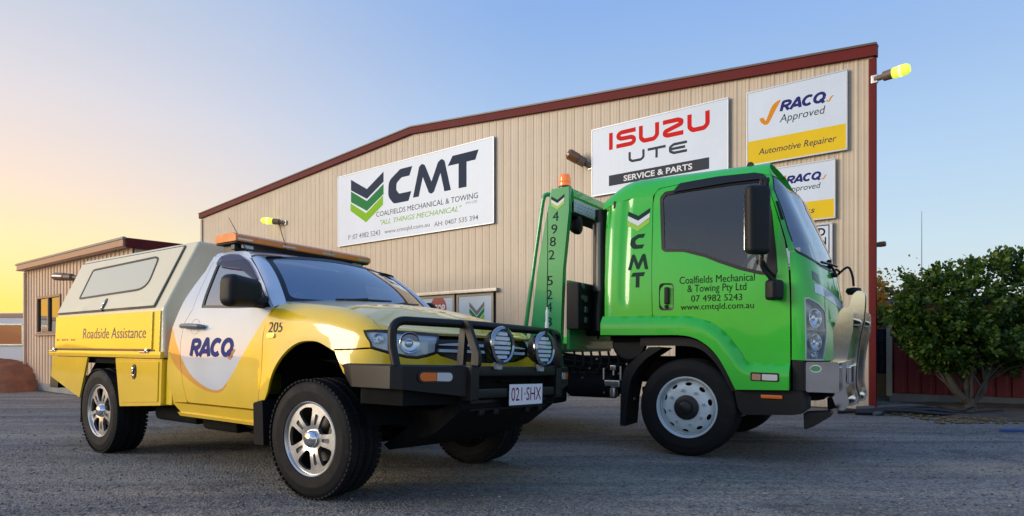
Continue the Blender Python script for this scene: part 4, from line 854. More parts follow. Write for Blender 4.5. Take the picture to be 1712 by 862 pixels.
for mir in (False, True):
    s_ = -1 if mir else 1
    hl = panel('headlight', ute_front, HL, mat('lamp housing', (.74, .77, .75), .3, coat=.6), ute, CU, sc=(1, .4), res=.03, off=-.022, depth=0, mirror=mir, M=ROLL)
    panel('lamp_frame', ute_front, HL, M_seal, hl, CU, holes=[[tuple(p) for p in offset_poly([(a, b*.4) for a, b in HL], .005)*np.array([1, 2.5])]], sc=(1, .4), res=.03, off=-.002, depth=.022, mirror=mir)
    for (u, v, rr) in ((1.385, 1.08, .066), (1.19, 1.16, .034)):
        p, nn = snormal(ute_front, np.array([[u, v]]), CU); p = p[0]-nn[0]*.020; q = Vector(nn[0]*np.array([1, 1, .3])).normalized()
        if mir: p[1] *= -1; q.y *= -1
        b = MB(); b.lathe([(rr, .010), (rr*.97, .013), (rr*.91, .008), (rr*.7, .002), (rr*.42, -.001), (rr*.40, .004), (rr*.3, .009), (0, .011)], 24, M=Matrix.Translation(p) @ q.to_track_quat('Y', 'Z').to_matrix().to_4x4()); b.build('reflector', M_refl, hl)
    panel('lamp_lens', ute_front, HL, M_lens, hl, CU, sc=(1, .4), res=.035, off=-.003, depth=0, mirror=mir)
    gr = panel('grille', ute_front, [(1.618, 1.52), (1.583, .935), (1.75, .89), (2.07, .88), (2.07, 1.58), (1.85, 1.56)], M_seal, ute, CU, sc=(1, .4), res=.05, off=-.04, depth=0, mirror=mir, M=ROLL)
    for a, b in ((.938, .956), (.980, .998)): panel('grille_bar', ute_front, [(1.605, a), (2.07, a), (2.07, b), (1.605, b)], mat('pale grille bar', (.72, .78, .88), .35), gr, CU, off=-.012, res=.05, depth=.02, mirror=mir)
    # wheel well
    for cx_ in (0., -2.99): w = MB(); w.lathe([(.49, -.84), (.49, -.42), (.1, -.42)], 20, 'Y', Matrix.Translation((cx_, 0, .385)) @ Matrix.Diagonal((1, s_, 1, 1)), radians(12), radians(168)); w.build('wheel_well', M_under, ute, ROLL)
# inner shells that close the gaps
both('inner_skin', ute_side, [(-1.80, 1.15), (-1.80, .50), (-.50, .50), (-.50, 1.20), (-.9, 1.22), (-1.4, 1.235), (-1.50, 1.24)], M_dark, off=-.03, res=.1, depth=0)
# ---- print on the near side
def uS(off=.0025): return lambda a, b: (lambda p, n: p+n*off)(*snormal(ute_side, np.column_stack([a, b]), CU))
def ut(body, box, m, parent, **k): t = text2d(body, k.get('bold', 0), k.get('shear', 0)); return raw('lettering', uS()(*fit(t[0], box).T), t[1], m, parent)
w_ = tow_word(-1.505, -.905, .865, 1.024); raw('lettering', uS()(*w_[0].T), w_[1], mat('deep blue film', (.010, .022, .20), .55, spec=.15), dn); tk = polys2d([tickmark(-.985, -.885, .862, .935)]); raw('tick_print', uS()(*tk[0].T), tk[1], mat('amber film', (.75, .28, .02), .5, spec=.2), dn)
wing = bpy.data.objects['front_wing']; t = text2d('205', 0, .2); raw('lettering', (lambda a, b: (lambda p, n: p+n*.003)(*snormal(ute_front, np.column_stack([a, b]), CU)))(*fit(t[0], (.150, .312, 1.052, 1.122)).T), t[1], mat('grey blue film', (.06, .07, .11), .55, spec=.15), wing)
bd = MB(); bd.prism(fillet([(-.505, 1.015), (-.42, 1.015), (-.42, 1.045), (-.505, 1.045)], .014), -.8875, -.876, bev=.002); bd.build('badge', M_chrome, wing)
# ---- service canopy and tray
cnp = empty('canopy', Matrix.Identity(4), None, None); cnp.parent = ute; cnp.matrix_local = ROLL
def hull(n_=1):
    b = MB(); R_ = [(-3.985, .900, .86), (-4.0, .900, 1.255), (-3.94, .695, 1.815)]; F_ = [(-1.872, .900, .86), (-1.900, .900, 1.255), (-1.768, .695, 1.822)]
    P = [(x, -y, z) for x, y, z in R_]+[(x, y, z) for x, y, z in R_[::-1]]; Q = [(x, -y, z) for x, y, z in F_]+[(x, y, z) for x, y, z in F_[::-1]]
    b.faces(P+Q, [(0, 1, 2, 3, 4, 5), (11, 10, 9, 8, 7, 6)]+[(i, (i+1) % 6, 6+(i+1) % 6, 6+i) for i in range(6)])
    bmesh.ops.bevel(b.bm, geom=list(b.bm.edges), offset=.022, segments=3, affect='EDGES', profile=.5); return b
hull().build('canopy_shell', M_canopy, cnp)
def can(x, s): x = np.asarray(x, float); s = np.asarray(s, float); return V3(x, -.905+.205*s, 1.255+.560*s)
for mir in (False, True):
    HO = fillet([(-3.975, .03), (-2.05, .052), (-1.952, .945), (-3.915, .915)], .01); CW = fillet([(-3.6044, .2469), (-3.588, .785), (-2.303, .852), (-2.285, .31)], [.04, .06, .10, .20], 6)
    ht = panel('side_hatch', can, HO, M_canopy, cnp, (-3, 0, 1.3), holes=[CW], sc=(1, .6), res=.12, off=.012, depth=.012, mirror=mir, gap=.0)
    panel('hatch_seal', can, [tuple(p) for p in offset_poly([(a, b*.6) for a, b in HO], -.016)*np.array([1, 1/.6])], M_seal, ht, (-3, 0, 1.3), sc=(1, .6), res=.15, off=.003, depth=0, mirror=mir)
    ci = [tuple(p) for p in offset_poly([(a, b*.6) for a, b in CW], .018)*np.array([1, 1/.6])]; panel('window_seal', can, CW, M_seal, ht, (-3, 0, 1.3), holes=[ci], sc=(1, .6), res=.1, off=.017, depth=.012, mirror=mir)
    panel('window_pane', can, ci, mat('sky toned canopy window', (.62, .60, .46), .12, coat=.5), ht, (-3, 0, 1.3), sc=(1, .6), res=.2, off=.013, depth=0, mirror=mir)  # opaque pane colour imitates the warm sky mirrored in the window
    s_ = 1 if mir else -1
    TL = Matrix.Translation((-2.985, s_*.888, 1.325)) @ Matrix.Rotation(s_*radians(20), 4, 'X')
    lk = MB(); lk.prism([(.045*cos(a)*(.75), .062*sin(a)) for a in np.linspace(0, 2*pi, 21)[:-1]], -.008, .008, M=TL @ Matrix.Rotation(radians(10), 4, 'Y')); l_ = lk.build('hatch_lock', M_seal, ht); lk = MB(); lk.box((0, s_*.014, .018), (.034, .018, .035), .006, M=TL).box((0, s_*.014, -.012), (.014, .014, .05), .005, M=TL); lk.build('lock_lever', M_chrome, l_)
    sd = MB().box((-2.95, s_*.905, 1.055), (2.06, .012, .37), .003).build('side_skin', M_yel, cnp)
    dp = MB().box((-2.998, s_*.915, 1.082), (1.945, .016, .305), .004).build('drop_panel', M_yel, cnp)
    MB().box((-2.998, s_*.908, .921), (2.02, .016, .012), .002).build('panel_gap', M_seal, dp)
    for xx in (-4.02, -2.14): b = MB(); b.box((xx, s_*.924, .905), (.14, .022, .018), .006).box((xx+.05, s_*.926, .918), (.03, .03, .035), .008); b.build('latch', M_chrome, dp)
    rail = MB().box((-3.0, s_*.905, .884), (2.25, .034, .055), .006).build('tray_rail', M_yel, cnp)
    sk = MB().prism(fillet([(-4.075, .852), (-3.262, .852), (-3.408, .473), (-4.09, .651)], .015, 3), s_*.885, s_*.905, bev=.003).build('rear_skirt', M_yel, cnp)
    tb = MB().prism(fillet([(-2.706, .852), (-1.886, .852), (-1.880, .482), (-2.594, .438)], .015, 3), s_*.58, s_*.903, bev=.005).build('tool_box', M_yel, cnp)
    MB().prism(fillet([(-2.66, .825), (-1.925, .832), (-1.920, .510), (-2.575, .472)], .02, 3), s_*.900, s_*.911, bev=.002).build('box_door', M_yel, tb)
    lk = MB(); lk.prism([(-2.325+.036*cos(a), .742+.062*sin(a)) for a in np.linspace(0, 2*pi, 21)[:-1]], s_*.908, s_*.918); l_ = lk.build('box_lock', M_seal, tb); lk = MB(); lk.box((-2.325, s_*.924, .765), (.026, .02, .028), .006).box((-2.325, s_*.924, .728), (.012, .014, .05), .004).box((-2.325, s_*.924, .712), (.05, .014, .014), .004); lk.build('lock_lever', M_chrome, l_)
    MB().box((-1.825, s_*.845, .67), (.10, .05, .36), .006).build('cab_filler', M_yel, cnp)
    MB().tube([(-3.42+.0, s_*.70, .47), (-3.36, s_*.70, .62), (-3.25, s_*.70, .78), (-2.99, s_*.70, .83), (-2.74, s_*.70, .78), (-2.63, s_*.70, .62)], .03, 6).build('mud_guard', M_under, cnp)
    MB().box((-3.46, s_*.72, .42), (.015, .30, .36), .003).build('mud_flap', M_rub, cnp)
    tl = MB().box((-4.13, s_*.72, .72), (.05, .26, .10), .01).build('tail_lamp', mat('red lens', (.35, .012, .01), .2, coat=1), cnp)
MB().box((-3.0, 0, .83), (2.2, 1.70, .06), .004).build('tray_floor', M_under, cnp)
b = MB(); b.box((-4.12, 0, .60), (.20, 1.74, .12), .01); b.build('rear_bumper', M_powder, ute, ROLL)
rs = lambda k=1: (lambda a, b: np.stack([a, 0*a-.9245, b], -1)); t = text2d('Roadside Assistance', 0, .1); dpn = bpy.data.objects['drop_panel']
raw('lettering', rs()(*fit(t[0], (-3.33, -2.12, 1.02, 1.115)).T), t[1], mat('faded grey film', (.22, .21, .19), .6, spec=.12), dpn); t = text2d('131 RACQ HELP', .01); raw('lettering', rs()(*fit(text2d('.. .... ...', .0)[0], (-3.93, -3.5, 1.002, 1.022)).T), text2d('.. .... ...', .0)[1], MATS['faded grey film'], dpn)
# ---- light bar
lb = empty('light_bar', Matrix.Identity(4), None, None); lb.parent = ute; lb.matrix_local = ROLL
MB().box((-1.41, 0, 1.772), (.29, 1.34, .014), .005).build('base_plate', M_plast, lb)
for i, (a, b_) in enumerate(((-.68, -.24), (-.23, .23), (.24, .68))): q = MB(); q.prism(fillet([(-1.56, 1.780), (-1.255, 1.780), (-1.260, 1.826), (-1.30, 1.846), (-1.50, 1.846), (-1.55, 1.826)], .012), a, b_, bev=.006); q.build('amber_lens', M_amber, lb)
for yy in (-.6, -.2, .2, .6): MB().box((-1.258, yy, 1.797), (.012, .13, .018), .003).build('lamp_module', mat('lamp module', (.6, .5, .4), .2, metal=.6), lb)
for s_ in (-1, 1): b = MB(); b.box((-1.44, s_*.60, 1.735), (.16, .05, .06), .008).box((-1.35, s_*.60, 1.742), (.05, .10, .04), .004); b.build('bar_mount', M_seal, lb); MB().box((-1.30, s_*.555, 1.752), (.02, .10, .034), .003).build('end_bracket', M_alu, lb)
wh = MB(); wh.tube([(-1.25, -.585, 1.680), (-1.25, -.58, 1.70)], .03, 10); wh.tube([(-1.25, -.58, 1.70), (-1.27, -.60, 1.75), (-1.33, -.70, 1.96)], [.008, .004, .002], 6); wh.build('whip_antenna', M_seal, ute, ROLL)
# ---- mirrors
def mirror_head(s_):
    b = MB(); b.box((0, 0, 0), (.15, .29, .205), .055, seg=4)
    for v in b.bm.verts:
        q = v.co; q.x *= 1-.25*max(q.y/.145*1, -1)*.3; q.z *= 1+.10*(-q.y/.145)
        if q.x > 0: q.x *= .72+.2*cos(q.z*9)
    M_ = Matrix.Translation((-.60, -1.015, 1.318)) @ Matrix.Rotation(radians(14), 4, 'Z') if s_ < 0 else Matrix.Translation((-.86, -.955, 1.31)) @ Matrix.Rotation(radians(70), 4, 'Z'); M_ = (Matrix.Diagonal((1, -1, 1, 1)) if s_ > 0 else Matrix.Identity(4)) @ M_
    bmesh.ops.transform(b.bm, matrix=M_, verts=b.bm.verts); r = b.build('mirror_housing', M_plast, ute, ROLL)
    MB().tube([(-.60-.05*(s_ > 0), s_*.93, 1.265), (-.59, s_*.87, 1.255), (-.585, s_*.835, 1.265)], [.045, .04, .045], 10).build('mirror_arm', M_plast, r)
    g_ = MB(); g_.box((-.072, 0, 0), (.004, .23, .15), .002, M=M_); g_.build('mirror_glass', M_chrome, r)
mirror_head(-1); mirror_head(1)
# ---- bull bar
bb = empty('bull_bar', Matrix.Identity(4), None, None); bb.parent = ute; bb.matrix_local = ROLL
for s_ in (-1, 1):
    P0 = [(.27, -.895), (.40, -.925), (.74, -.925), (.80, -.885), (.955, -.475)]; zb = [.855, .722, .722, .718, .672]; V = []; F = []
    for (x_, y_), z0 in zip(P0, zb): V += [(x_, y_, z0 if z0 < .85 else .83), (x_, y_, .848), (x_-.012, y_+.015, .858), (x_-.05*(x_ > .78), y_+.12, .858)]
    V[0] = (.385, -.90, .722); V[1] = (.275, -.90, .848); V[2] = (.275, -.885, .858); V[3] = (.275, -.80, .858); V[4] = (.43, -.925, .722); V[5] = (.40, -.925, .848)
    for i in range(4):
        for j in range(3): F.append((i*4+j, (i+1)*4+j, (i+1)*4+j+1, i*4+j+1))
    V2 = [(x_-.05, y_+.07, z_) for x_, y_, z_ in V[0::4]]; n0 = len(V); V += V2
    for i in range(4): F.append((i*4, n0+i, n0+i+1, (i+1)*4))
    V = np.array(V); V[:, 1] *= -s_; b = MB(); b.faces([tuple(v) for v in V], F); b.build('bumper_wing', M_powder, bb, ang=25)
    b = MB(); b.prism([(.45, -.88), (.78, -.86), (.88, -.45), (.78, -.42), (.5, -.7)], .625, .715, 'Z', M=Matrix.Diagonal((1, -s_, 1, 1))); b.build('lower_wing', M_under, bb)
    b = MB(); b.box((.93, s_*.465, .755), (.11, .075, .215), .012); b.build('bar_bracket', M_powder, bb)
    b = MB(); b.prism(fillet([(.835, .85), (.885, .85), (.900, 1.10), (.855, 1.10)], .008), -.472, -.440, M=Matrix.Diagonal((1, -s_, 1, 1)), bev=.003); b.prism(fillet([(.868, 1.135), (.915, 1.128), (1.005, .93), (1.005, .85), (.945, .85), (.952, .93)], .02), -.472, -.440, M=Matrix.Diagonal((1, -s_, 1, 1)), bev=.003); b.build('upright', M_powder, bb)
    # turn signal on the wing face
    a_ = Vector((.955-.80, s_*(.475-.885)*-1*-1, 0)); a_ = Vector((.155, -s_*.41, 0)).normalized(); nrm = Vector((.41, s_*.155, 0)).normalized()
    MM = Matrix.Translation((.872, s_*.695, .790)) @ Matrix((( a_.x, nrm.x, 0, 0), (a_.y, nrm.y, 0, 0), (0, 0, 1, 0), (0, 0, 0, 1)))
    r_ = MB().prism(fillet([(-.115, -.034), (.115, -.034), (.115, .034), (-.115, .034)], .033), -.003, .010, M=MM, bev=.003).build('turn_signal', M_seal, bb)
    MB().prism(fillet([(-.102, -.025), (.0, -.025), (.0, .025), (-.102, .025)], [.024, 0, 0, .024]), .009, .018, M=MM, bev=.003).build('amber_lens', mat('orange lens', (.85, .16, .01), .2, coat=1), r_); MB().prism(fillet([(.003, -.025), (.102, -.025), (.102, .025), (.003, .025)], [0, .024, .024, 0]), .009, .018, M=MM, bev=.003).build('clear_lens', mat('clear lens', (.62, .62, .58), .15, coat=1), r_)
hoop = [(.74, -.880, .85), (.712, -.885, .96), (.705, -.885, 1.08), (.735, -.80, 1.108), (.87, -.44, 1.108), (.905, -.2, 1.106), (.91, 0, 1.105)]
hp = [np.array(p) for p in hoop]; q = [tuple(hp[0]), tuple(hp[1])]
for t in np.linspace(0, 1, 9): q.append(tuple((1-t)**2*np.array((.708, -.885, 1.02))+2*t*(1-t)*np.array((.70, -.885, 1.112))+t*t*np.array((.735, -.80, 1.110))))
q += [tuple(p) for p in hp[4:]]; q += [(x_, -y_, z_) for x_, y_, z_ in q[:-1][::-1]]
MB().tube(q, .0262, 14).build('hoop', M_powder, bb)
b = MB(); b.box((.925, 0, .825), (.10, .86, .062), .012); b.box((.925, 0, .690), (.09, .86, .062), .012); b.build('cross_channel', M_powder, bb); b = MB(); b.box((.86, 0, .755), (.05, .84, .07)); b.box((.90, -.02, .757), (.03, .22, .012), .004); b.box((.90, .24, .760), (.02, .05, .02), .004).box((.89, -.30, .757), (.02, .06, .015), .004); b.build('winch_bay', M_under, bb)
b = MB(); b.prism([(.90, .655), (.92, .60), (.70, .44), (.30, .30), (.25, .33), (.62, .55)], -.50, .50); b.build('bash_plate', M_under, bb); b = MB(); b.box((.90, 0, .615), (.02, .84, .07), .01); b.build('lower_lip', M_powder, bb)
for yy in (-.3, -.15, .2, .35): MB().box((.89, yy, .575), (.035, .055, .05), .01).build('tow_lug', M_powder, bb)
pl = MB().box((.980, .065, .675), (.006, .374, .134), .002).build('number_plate', mat('white plate', (.88, .84, .84), .35), bb); MB().box((.974, .065, .607), (.012, .38, .018), .003).build('plate_frame', M_seal, pl)
t = text2d('021·SHX', .0, 0, 1.0); raw('lettering', (lambda a, b: np.stack([0*a+.9842, a, b], -1))(*fit(t[0], (-.105, .235, .635, .722)).T), t[1], mat('maroon print', (.26, .008, .05), .6, spec=.12), pl)
for yy, zz in ((-.255, .985), (.215, .975)):
    MX = Matrix.Translation((1.0, yy, zz)) @ Matrix.Rotation(radians(-90), 4, 'Z')     # local +y -> +x
    b = MB(); b.lathe([(0, -.085), (.05, -.085), (.088, -.06), (.108, -.01), (.116, .0), (.116, .022), (.108, .028), (.094, .022), (.092, .004), (0, .004)], 32, M=MX); sl = b.build('spot_lamp', M_powder, bb)
    b = MB(); b.lathe([(.118, .004), (.121, .014), (.118, .026), (.104, .034), (.093, .026), (.095, .02)], 20, M=MX); b.build('bezel', mat('smoked chrome', (.30, .33, .36), .12, metal=1), sl)
    for k in range(6):
        z_ = (k-2.5)*.0285; hw = math.sqrt(max(.089**2-z_**2, 0))-.004; MB().prism(fillet([(-hw, z_-.010), (hw, z_-.010), (hw, z_+.010), (-hw, z_+.010)], .008), .006, .020, M=MX, bev=.002).build('led_row', mat('led lens', (.86, .90, .96), .3, coat=.3), sl)
    b = MB(); b.lathe([(.092, .023), (.06, .027), (0, .029)], 24, M=MX); b.build('cover_lens', M_lens, sl); MB().box((.985, yy, zz-.125), (.04, .05, .05), .008).build('lamp_foot', mat('pale foot', (.45, .47, .48), .4), sl)
an = MB(); an.tube([(.955, .335, .86), (.955, .335, 1.06)], .010, 8); an.tube([(.955, .335, 1.06), (.955, .335, 1.125)], .014, 8); an.build('antenna_base', M_powder, bb); MB().tube([(.955, .335, 1.125), (.955, .335, 1.165), (.955, .335, 1.17), (.955, .335, 1.245), (.955, .335, 1.25), (.955, .335, 1.27)], [.013, .013, .009, .011, .006, .006], 8).build('antenna', mat('white fibre', (.75, .76, .74), .4), bb); MB().tube([(.955, .335, 1.27), (.955, .33, 1.6), (.955, .318, 1.93)], [.004, .003, .002], 6).build('antenna_whip', M_seal, bb)
# ---- wheels
def tyre_mesh(R, w, r0, name, lug, bl=.03):
    h = w/2; b = MB()
    pr = [(r0-.022, -h*.72), (r0-.004, -h*.86), (r0+.006, -h*.95), (r0+.02, -h*.955), (r0+(R-r0)*.42, -h*1.0), (r0+(R-r0)*.50, -h*1.002), (r0+(R-r0)*.52, -h*.992), (r0+(R-r0)*.72, -h*.965), (R-.020, -h*.90), (R-.009, -h*.80)]
    g = [(-.52, 0), (-.50, -.009), (-.44, -.009), (-.42, 0), (-.12, 0), (-.10, -.009), (-.04, -.009), (-.02, 0)]
    pr += [(R-.004+d_, h*k) for k, d_ in [(-.72, 0)]+g]; pr = pr+[(r, -q) for r, q in pr[::-1]]
    b.lathe(pr, 64); 
    if lug:
        n = 64
        for k in range(n):
            for s_, ph in ((-1, 0), (1, .5)):
                M_ = Matrix.Rotation(2*pi*(k+ph)/n, 4, 'Y'); b.box((0, s_*h*.80, R-.0085), (2*pi*R/n*.72, h*.34, .0125), .002, M=M_, seg=1); b.box((0, s_*h*.27, R-.0045), (2*pi*R/n*.74, h*.26, .010), .002, M=M_ @ Matrix.Rotation(pi/n, 4, 'Y'), seg=1)
    return b.mesh(name, M_tyre, 40)
def rim_faces():
    D = lambda x_, z_: V3(x_, -.108+.030*np.clip((np.hypot(x_, z_)-.10)/.12, 0, 1)**3*0-.006*np.clip(1-np.hypot(x_, z_)/.21, 0, 1)+.022*np.clip(1-np.hypot(x_, z_)/.11, 0, 1), z_)
    H = []
    for k in range(5):
        a0 = radians(90+72*k+36); pol = lambda r, d_: (r*cos(a0+radians(d_)), r*sin(a0+radians(d_)))
        H.append(fillet([pol(.084, -12), pol(.15, -19.5), pol(.199, -20.5), pol(.205, 0), pol(.199, 20.5), pol(.15, 19.5), pol(.084, 12)], [.02, .05, .02, .1, .02, .05, .02], 3))
        a1 = radians(90+72*k); pl_ = lambda r, d_: (r*cos(a1+radians(d_)), r*sin(a1+radians(d_)))
        H.append(fillet([pl_(.094, -5.5), pl_(.162, -6), pl_(.167, 0), pl_(.162, 6), pl_(.094, 5.5)], .006, 3))
    return D, [(.222*cos(a), .222*sin(a)) for a in np.linspace(0, 2*pi, 61)[:-1]], H
def ute_wheel(M):
    w = empty('wheel', Matrix.Identity(4), None, None); w.parent = ute; w.matrix_local = M
    obj_from('tyre', tyre_mesh(.379, .268, .235, 'tyre', True), w)
    D, O, H = rim_faces(); panel('alloy_face', D, O, M_mach, w, (0, 1, 0), holes=H, res=.035, depth=.022)
    for h_ in H[1::2]: panel('spoke_pocket', D, [tuple(p) for p in offset_poly(h_, -.002)], mat('grey spoke pocket', (.13, .13, .135), .4, metal=.5), w, (0, 1, 0), res=.03, off=-.011, depth=0)
    b = MB(); b.lathe([(.236, -.112), (.238, -.122), (.232, -.126), (.224, -.120), (.219, -.100)], 56); b.build('rim_lip', M_mach, w)
    b = MB(); b.lathe([(.224, -.10), (.212, -.06), (.205, .10), (.225, .118)], 48); b.build('rim_barrel', M_barrel, w)
    b = MB(); b.lathe([(0, -.03), (.15, -.03), (.155, -.02), (.155, -.008), (0, -.008)], 32); b.box((.11, -.03, .06), (.06, .07, .12), .01); b.build('brake_disc', mat('brake steel', (.10, .095, .09), .45, metal=.8), w)
    b = MB(); b.lathe([(0, -.140), (.03, -.138), (.046, -.130), (.055, -.115), (.060, -.095), (.060, -.06)], 24); b.build('hub_cap', M_chrome, w)
    b = MB(); [b.tube([(.070*cos(a), -.075, .070*sin(a)), (.070*cos(a), -.098, .070*sin(a))], .010, 6) for a in [radians(54+72*k) for k in range(5)]]; b.build('wheel_nut', M_chrome, w); w.children[-1]['kind'] = 'stuff'
    return w
w0 = ute_wheel(Matrix.Translation((0, -.766, .377)) @ Matrix.Rotation(radians(4), 4, 'Z') @ Matrix.Rotation(radians(20), 4, 'Y'))
dup(w0, None, Matrix.Translation((-2.99, -.766, .377)) @ Matrix.Rotation(radians(-40), 4, 'Y')); FL = Matrix.Rotation(pi, 4, 'Z')
dup(w0, None, Matrix.Translation((0, .766, .377)) @ Matrix.Rotation(radians(4), 4, 'Z') @ FL); dup(w0, None, Matrix.Translation((-2.99, .766, .377)) @ FL)
# ---- mud flaps, underbody, cab inside
for s_ in (-1, 1): b = MB(); b.prism(fillet([(-.575, .575), (-.47, .60), (-.455, .30), (-.565, .295)], .01), s_*.905, s_*.70, bev=.004); b.build('mud_flap', M_rub, ute)
b = MB(); b.box((-1.6, -.42, .50), (4.6, .09, .12), .01).box((-1.6, .42, .50), (4.6, .09, .12), .01); [b.box((x_, 0, .50), (.08, .9, .08)) for x_ in (-3.7, -2.4, -1.2, .4)]; b.build('chassis_rail', M_under, ute)
b = MB(); b.tube([(-2.99, -.68, .377), (-2.99, .68, .377)], .045, 10); b.lathe([(0, -.14), (.09, -.12), (.14, 0), (.09, .12), (0, .14)], 14, 'X', Matrix.Translation((-2.99, .05, .377))); b.build('rear_axle', M_under, ute)
b = MB(); b.tube([(0, -.66, .36), (0, -.3, .36), (0, .3, .36), (0, .66, .36)], [.06, .05, .05, .06], 8); b.tube([(.12, -.66, .33), (.10, .66, .33)], .022, 6).tube([(-.35, -.40, .40), (.0, -.64, .33), (.25, -.42, .40)], .035, 6).tube([(-.35, .40, .40), (.0, .64, .33), (.25, .42, .40)], .035, 6).box((0, .1, .38), (.5, .45, .2), .05); b.build('front_axle', M_under, ute)
b = MB(); b.box((-1.0, -.05, .42), (.9, .5, .22), .06).box((-2.05, -.55, .42), (.7, .30, .20), .05).box((-1.70, .5, .42), (.6, .3, .2), .05); b.tube([(-.3, .3, .40), (-1.4, .25, .38), (-2.2, .28, .40), (-3.6, .45, .45)], .035, 8).tube([(-.6, -.62, .36), (-1.5, -.62, .36)], .025, 6).box((-1.35, -.62, .36), (.5, .18, .12), .04); b.build('gearbox_and_tank', M_under, ute)
b = MB(); b.box((-1.15, 0, .53), (1.35, 1.62, .05)); b.box((.10, 0, .75), (.9, .80, .50), .05); b.box((-.46, 0, .90), (.04, 1.55, .62)); b.build('floor_and_firewall', M_under, ute, ROLL)
sr = spline([(-1.52, 1.70)]+SIDE_REAR, 3); A = ute_side(np.array([p[0] for p in sr]), np.array([p[1] for p in sr])); V = []; F = []
for p in A: V += [(p[0]+.012, p[1]+.004, p[2]), (p[0]-.01, p[1]+.12, p[2]), (p[0]-.01, -p[1]-.12, p[2]), (p[0]+.012, -p[1]-.004, p[2])]
for k in range(len(A)-1):
    for j in range(3): F.append((k*4+j, k*4+j+1, (k+1)*4+j+1, (k+1)*4+j))
raw('cab_back', V, F, M_ute, ute, ROLL, 60)
M_trim = mat('grey cab trim', (.05, .05, .055), .7)
b = MB(); b.prism(fillet([(-.42, 1.0), (-.42, 1.235), (-.62, 1.25), (-.85, 1.17), (-.88, 1.0)], .04), -.72, .72); b.build('dashboard', M_trim, ute, ROLL)
for yy in (-.38, .38): b = MB(); b.box((-1.25, yy, .84), (.5, .48, .16), .05, seg=3).box((-1.50, yy, 1.15), (.14, .46, .62), .05, seg=3, rot=Matrix.Rotation(radians(-10), 4, 'Y')).box((-1.56, yy, 1.52), (.09, .24, .16), .04, seg=3); b.build('seat', M_trim, ute, ROLL)
b = MB(); b.tube([(-.95+.06*sin(a), -.38+.185*cos(a), 1.13+.17*sin(a)) for a in np.linspace(0, 2*pi, 25)[:-1]], .014, 8, closed=True); b.box((-.93, -.38, 1.13), (.05, .14, .10), .02).box((-.93, -.38, 1.13), (.02, .36, .03), .008); b.build('steering_wheel', M_trim, ute, ROLL)
# a yellow ribbon tag lying on the dashboard
tg = empty('ribbon_tag', FU @ ROLL @ Matrix.Translation((-.60, -.575, 1.268)), 'small bright yellow ribbon shaped tag standing on the ute dashboard', 'tag'); b = MB(); rr = [(0, .035*cos(a)*1.0, .052+.024*sin(a)) for a in np.linspace(radians(-60), radians(240), 14)]; b.tube([(0, .05, 0)]+rr+[(0, -.05, 0)], .011, 8); b.build('ribbon', mat('bright yellow plastic', (.80, .42, .01), .4), tg)
# ================================================================== GREEN TOW TRUCK (x forward, y to its left, z up)
FT = frame(1.503+1.05*sin(radians(31)), 5.712+1.05*cos(radians(31)), 31)
trk = empty('tow_truck', FT, 'bright green tilt tray tow truck with black mirrors and polished alloy bull bar', 'truck')
M_grn = mat('green paint', (.028, .50, .026), .30, coat=.8, noise=(1.7, .05)); M_grn2 = mat('green frame paint', (.014, .36, .085), .32, coat=.8, noise=(2, .06))
M_pol = mat('polished alloy', (.80, .79, .78), .11, metal=1, noise=(5, .06), bump=(4, .03)); M_steelw = mat('white wheel steel', (.62, .68, .68), .38, noise=(4, .10), wear=(7, (.42, .30, .18), .70, .9))
M_dgrn = mat('dark green film', (.008, .035, .026), .5, spec=.15); M_bfilm = mat('black film', (.004, .006, .004), .5, spec=.2); M_wfilm = mat('white film', (.72, .75, .75), .3, coat=.6); M_lfilm = mat('lime film', (.30, .58, .02), .3, coat=.6)
M_glasst = glass('cab glass', (.55, .62, .68), 2.2); M_orange = mat('orange marker', (.80, .16, .008), .2, coat=1)
CT = (0, 0, 1.3)
def cv(x, v):                                            # (x, z) on the side -> (w, v) of the cab shell
    w = x-float(TX(min(v, 2.25))); return (w if w <= 0 else w*3., v)
def bothT(name, S, outline, m, parent=None, **k): return tuple(panel(name, S, outline, m, parent or trk, CT, mirror=mir, **k) for mir in (False, True))
T_DOOR = [(-.3143, 1.0508), (-.3029, 1.2257), (-.3162, 1.7275), (-.3243, 2.0603), (-.3329, 2.2388), (-.3181, 2.3171), (-.2805, 2.3601), (-.0881, 2.3795), (.2338, 2.399), (.541, 2.3901), (.6148, 2.3648), (.6767, 2.2276), (.7376, 2.0173), (.7919, 1.8241), (.8262, 1.6368), (.8419, 1.3288), (.8443, .8517), (.8367, .6079), (.4252, .5985)]
T_ARCH = [(-.7714, 1.0538), (-.3143, 1.0508), (-.0524, 1.049), (.0786, 1.0273), (.1881, .966), (.2771, .8753), (.3476, .7587), (.4252, .5985)]
T_WIN = fillet([(-.2676, 2.2806), (-.2214, 2.3248), (.0662, 2.3371), (.3405, 2.3442), (.5929, 2.3418), (.6371, 2.3083), (.691, 2.0474), (.73, 1.7211), (.7443, 1.5497), (.7238, 1.5267), (.611, 1.5373), (.4524, 1.5838), (.2657, 1.6598), (.1571, 1.7116), (-.029, 1.7717), (-.1943, 1.7835), (-.2276, 1.8076)], [.04, .04, 0, 0, .03, .05, 0, 0, .02, .02, .05, .1, .2, .2, .1, .04, .03], 3)
ARC2 = [T_DOOR[0]]+[(-.0524, 1.049), (.0786, 1.0273), (.1881, .966), (.2771, .8753), (.3476, .7587)]
td = bothT('door', truck_side, T_DOOR[:1]+fillet(T_DOOR[1:], [.03]*5+[.06, .06, 0, 0, .05, .05]+[0]*5+[.03, .02], 3)+spline(ARC2[::-1], 3)[:-1], M_grn, holes=[T_WIN], res=.05, gap=.006, depth=.02)
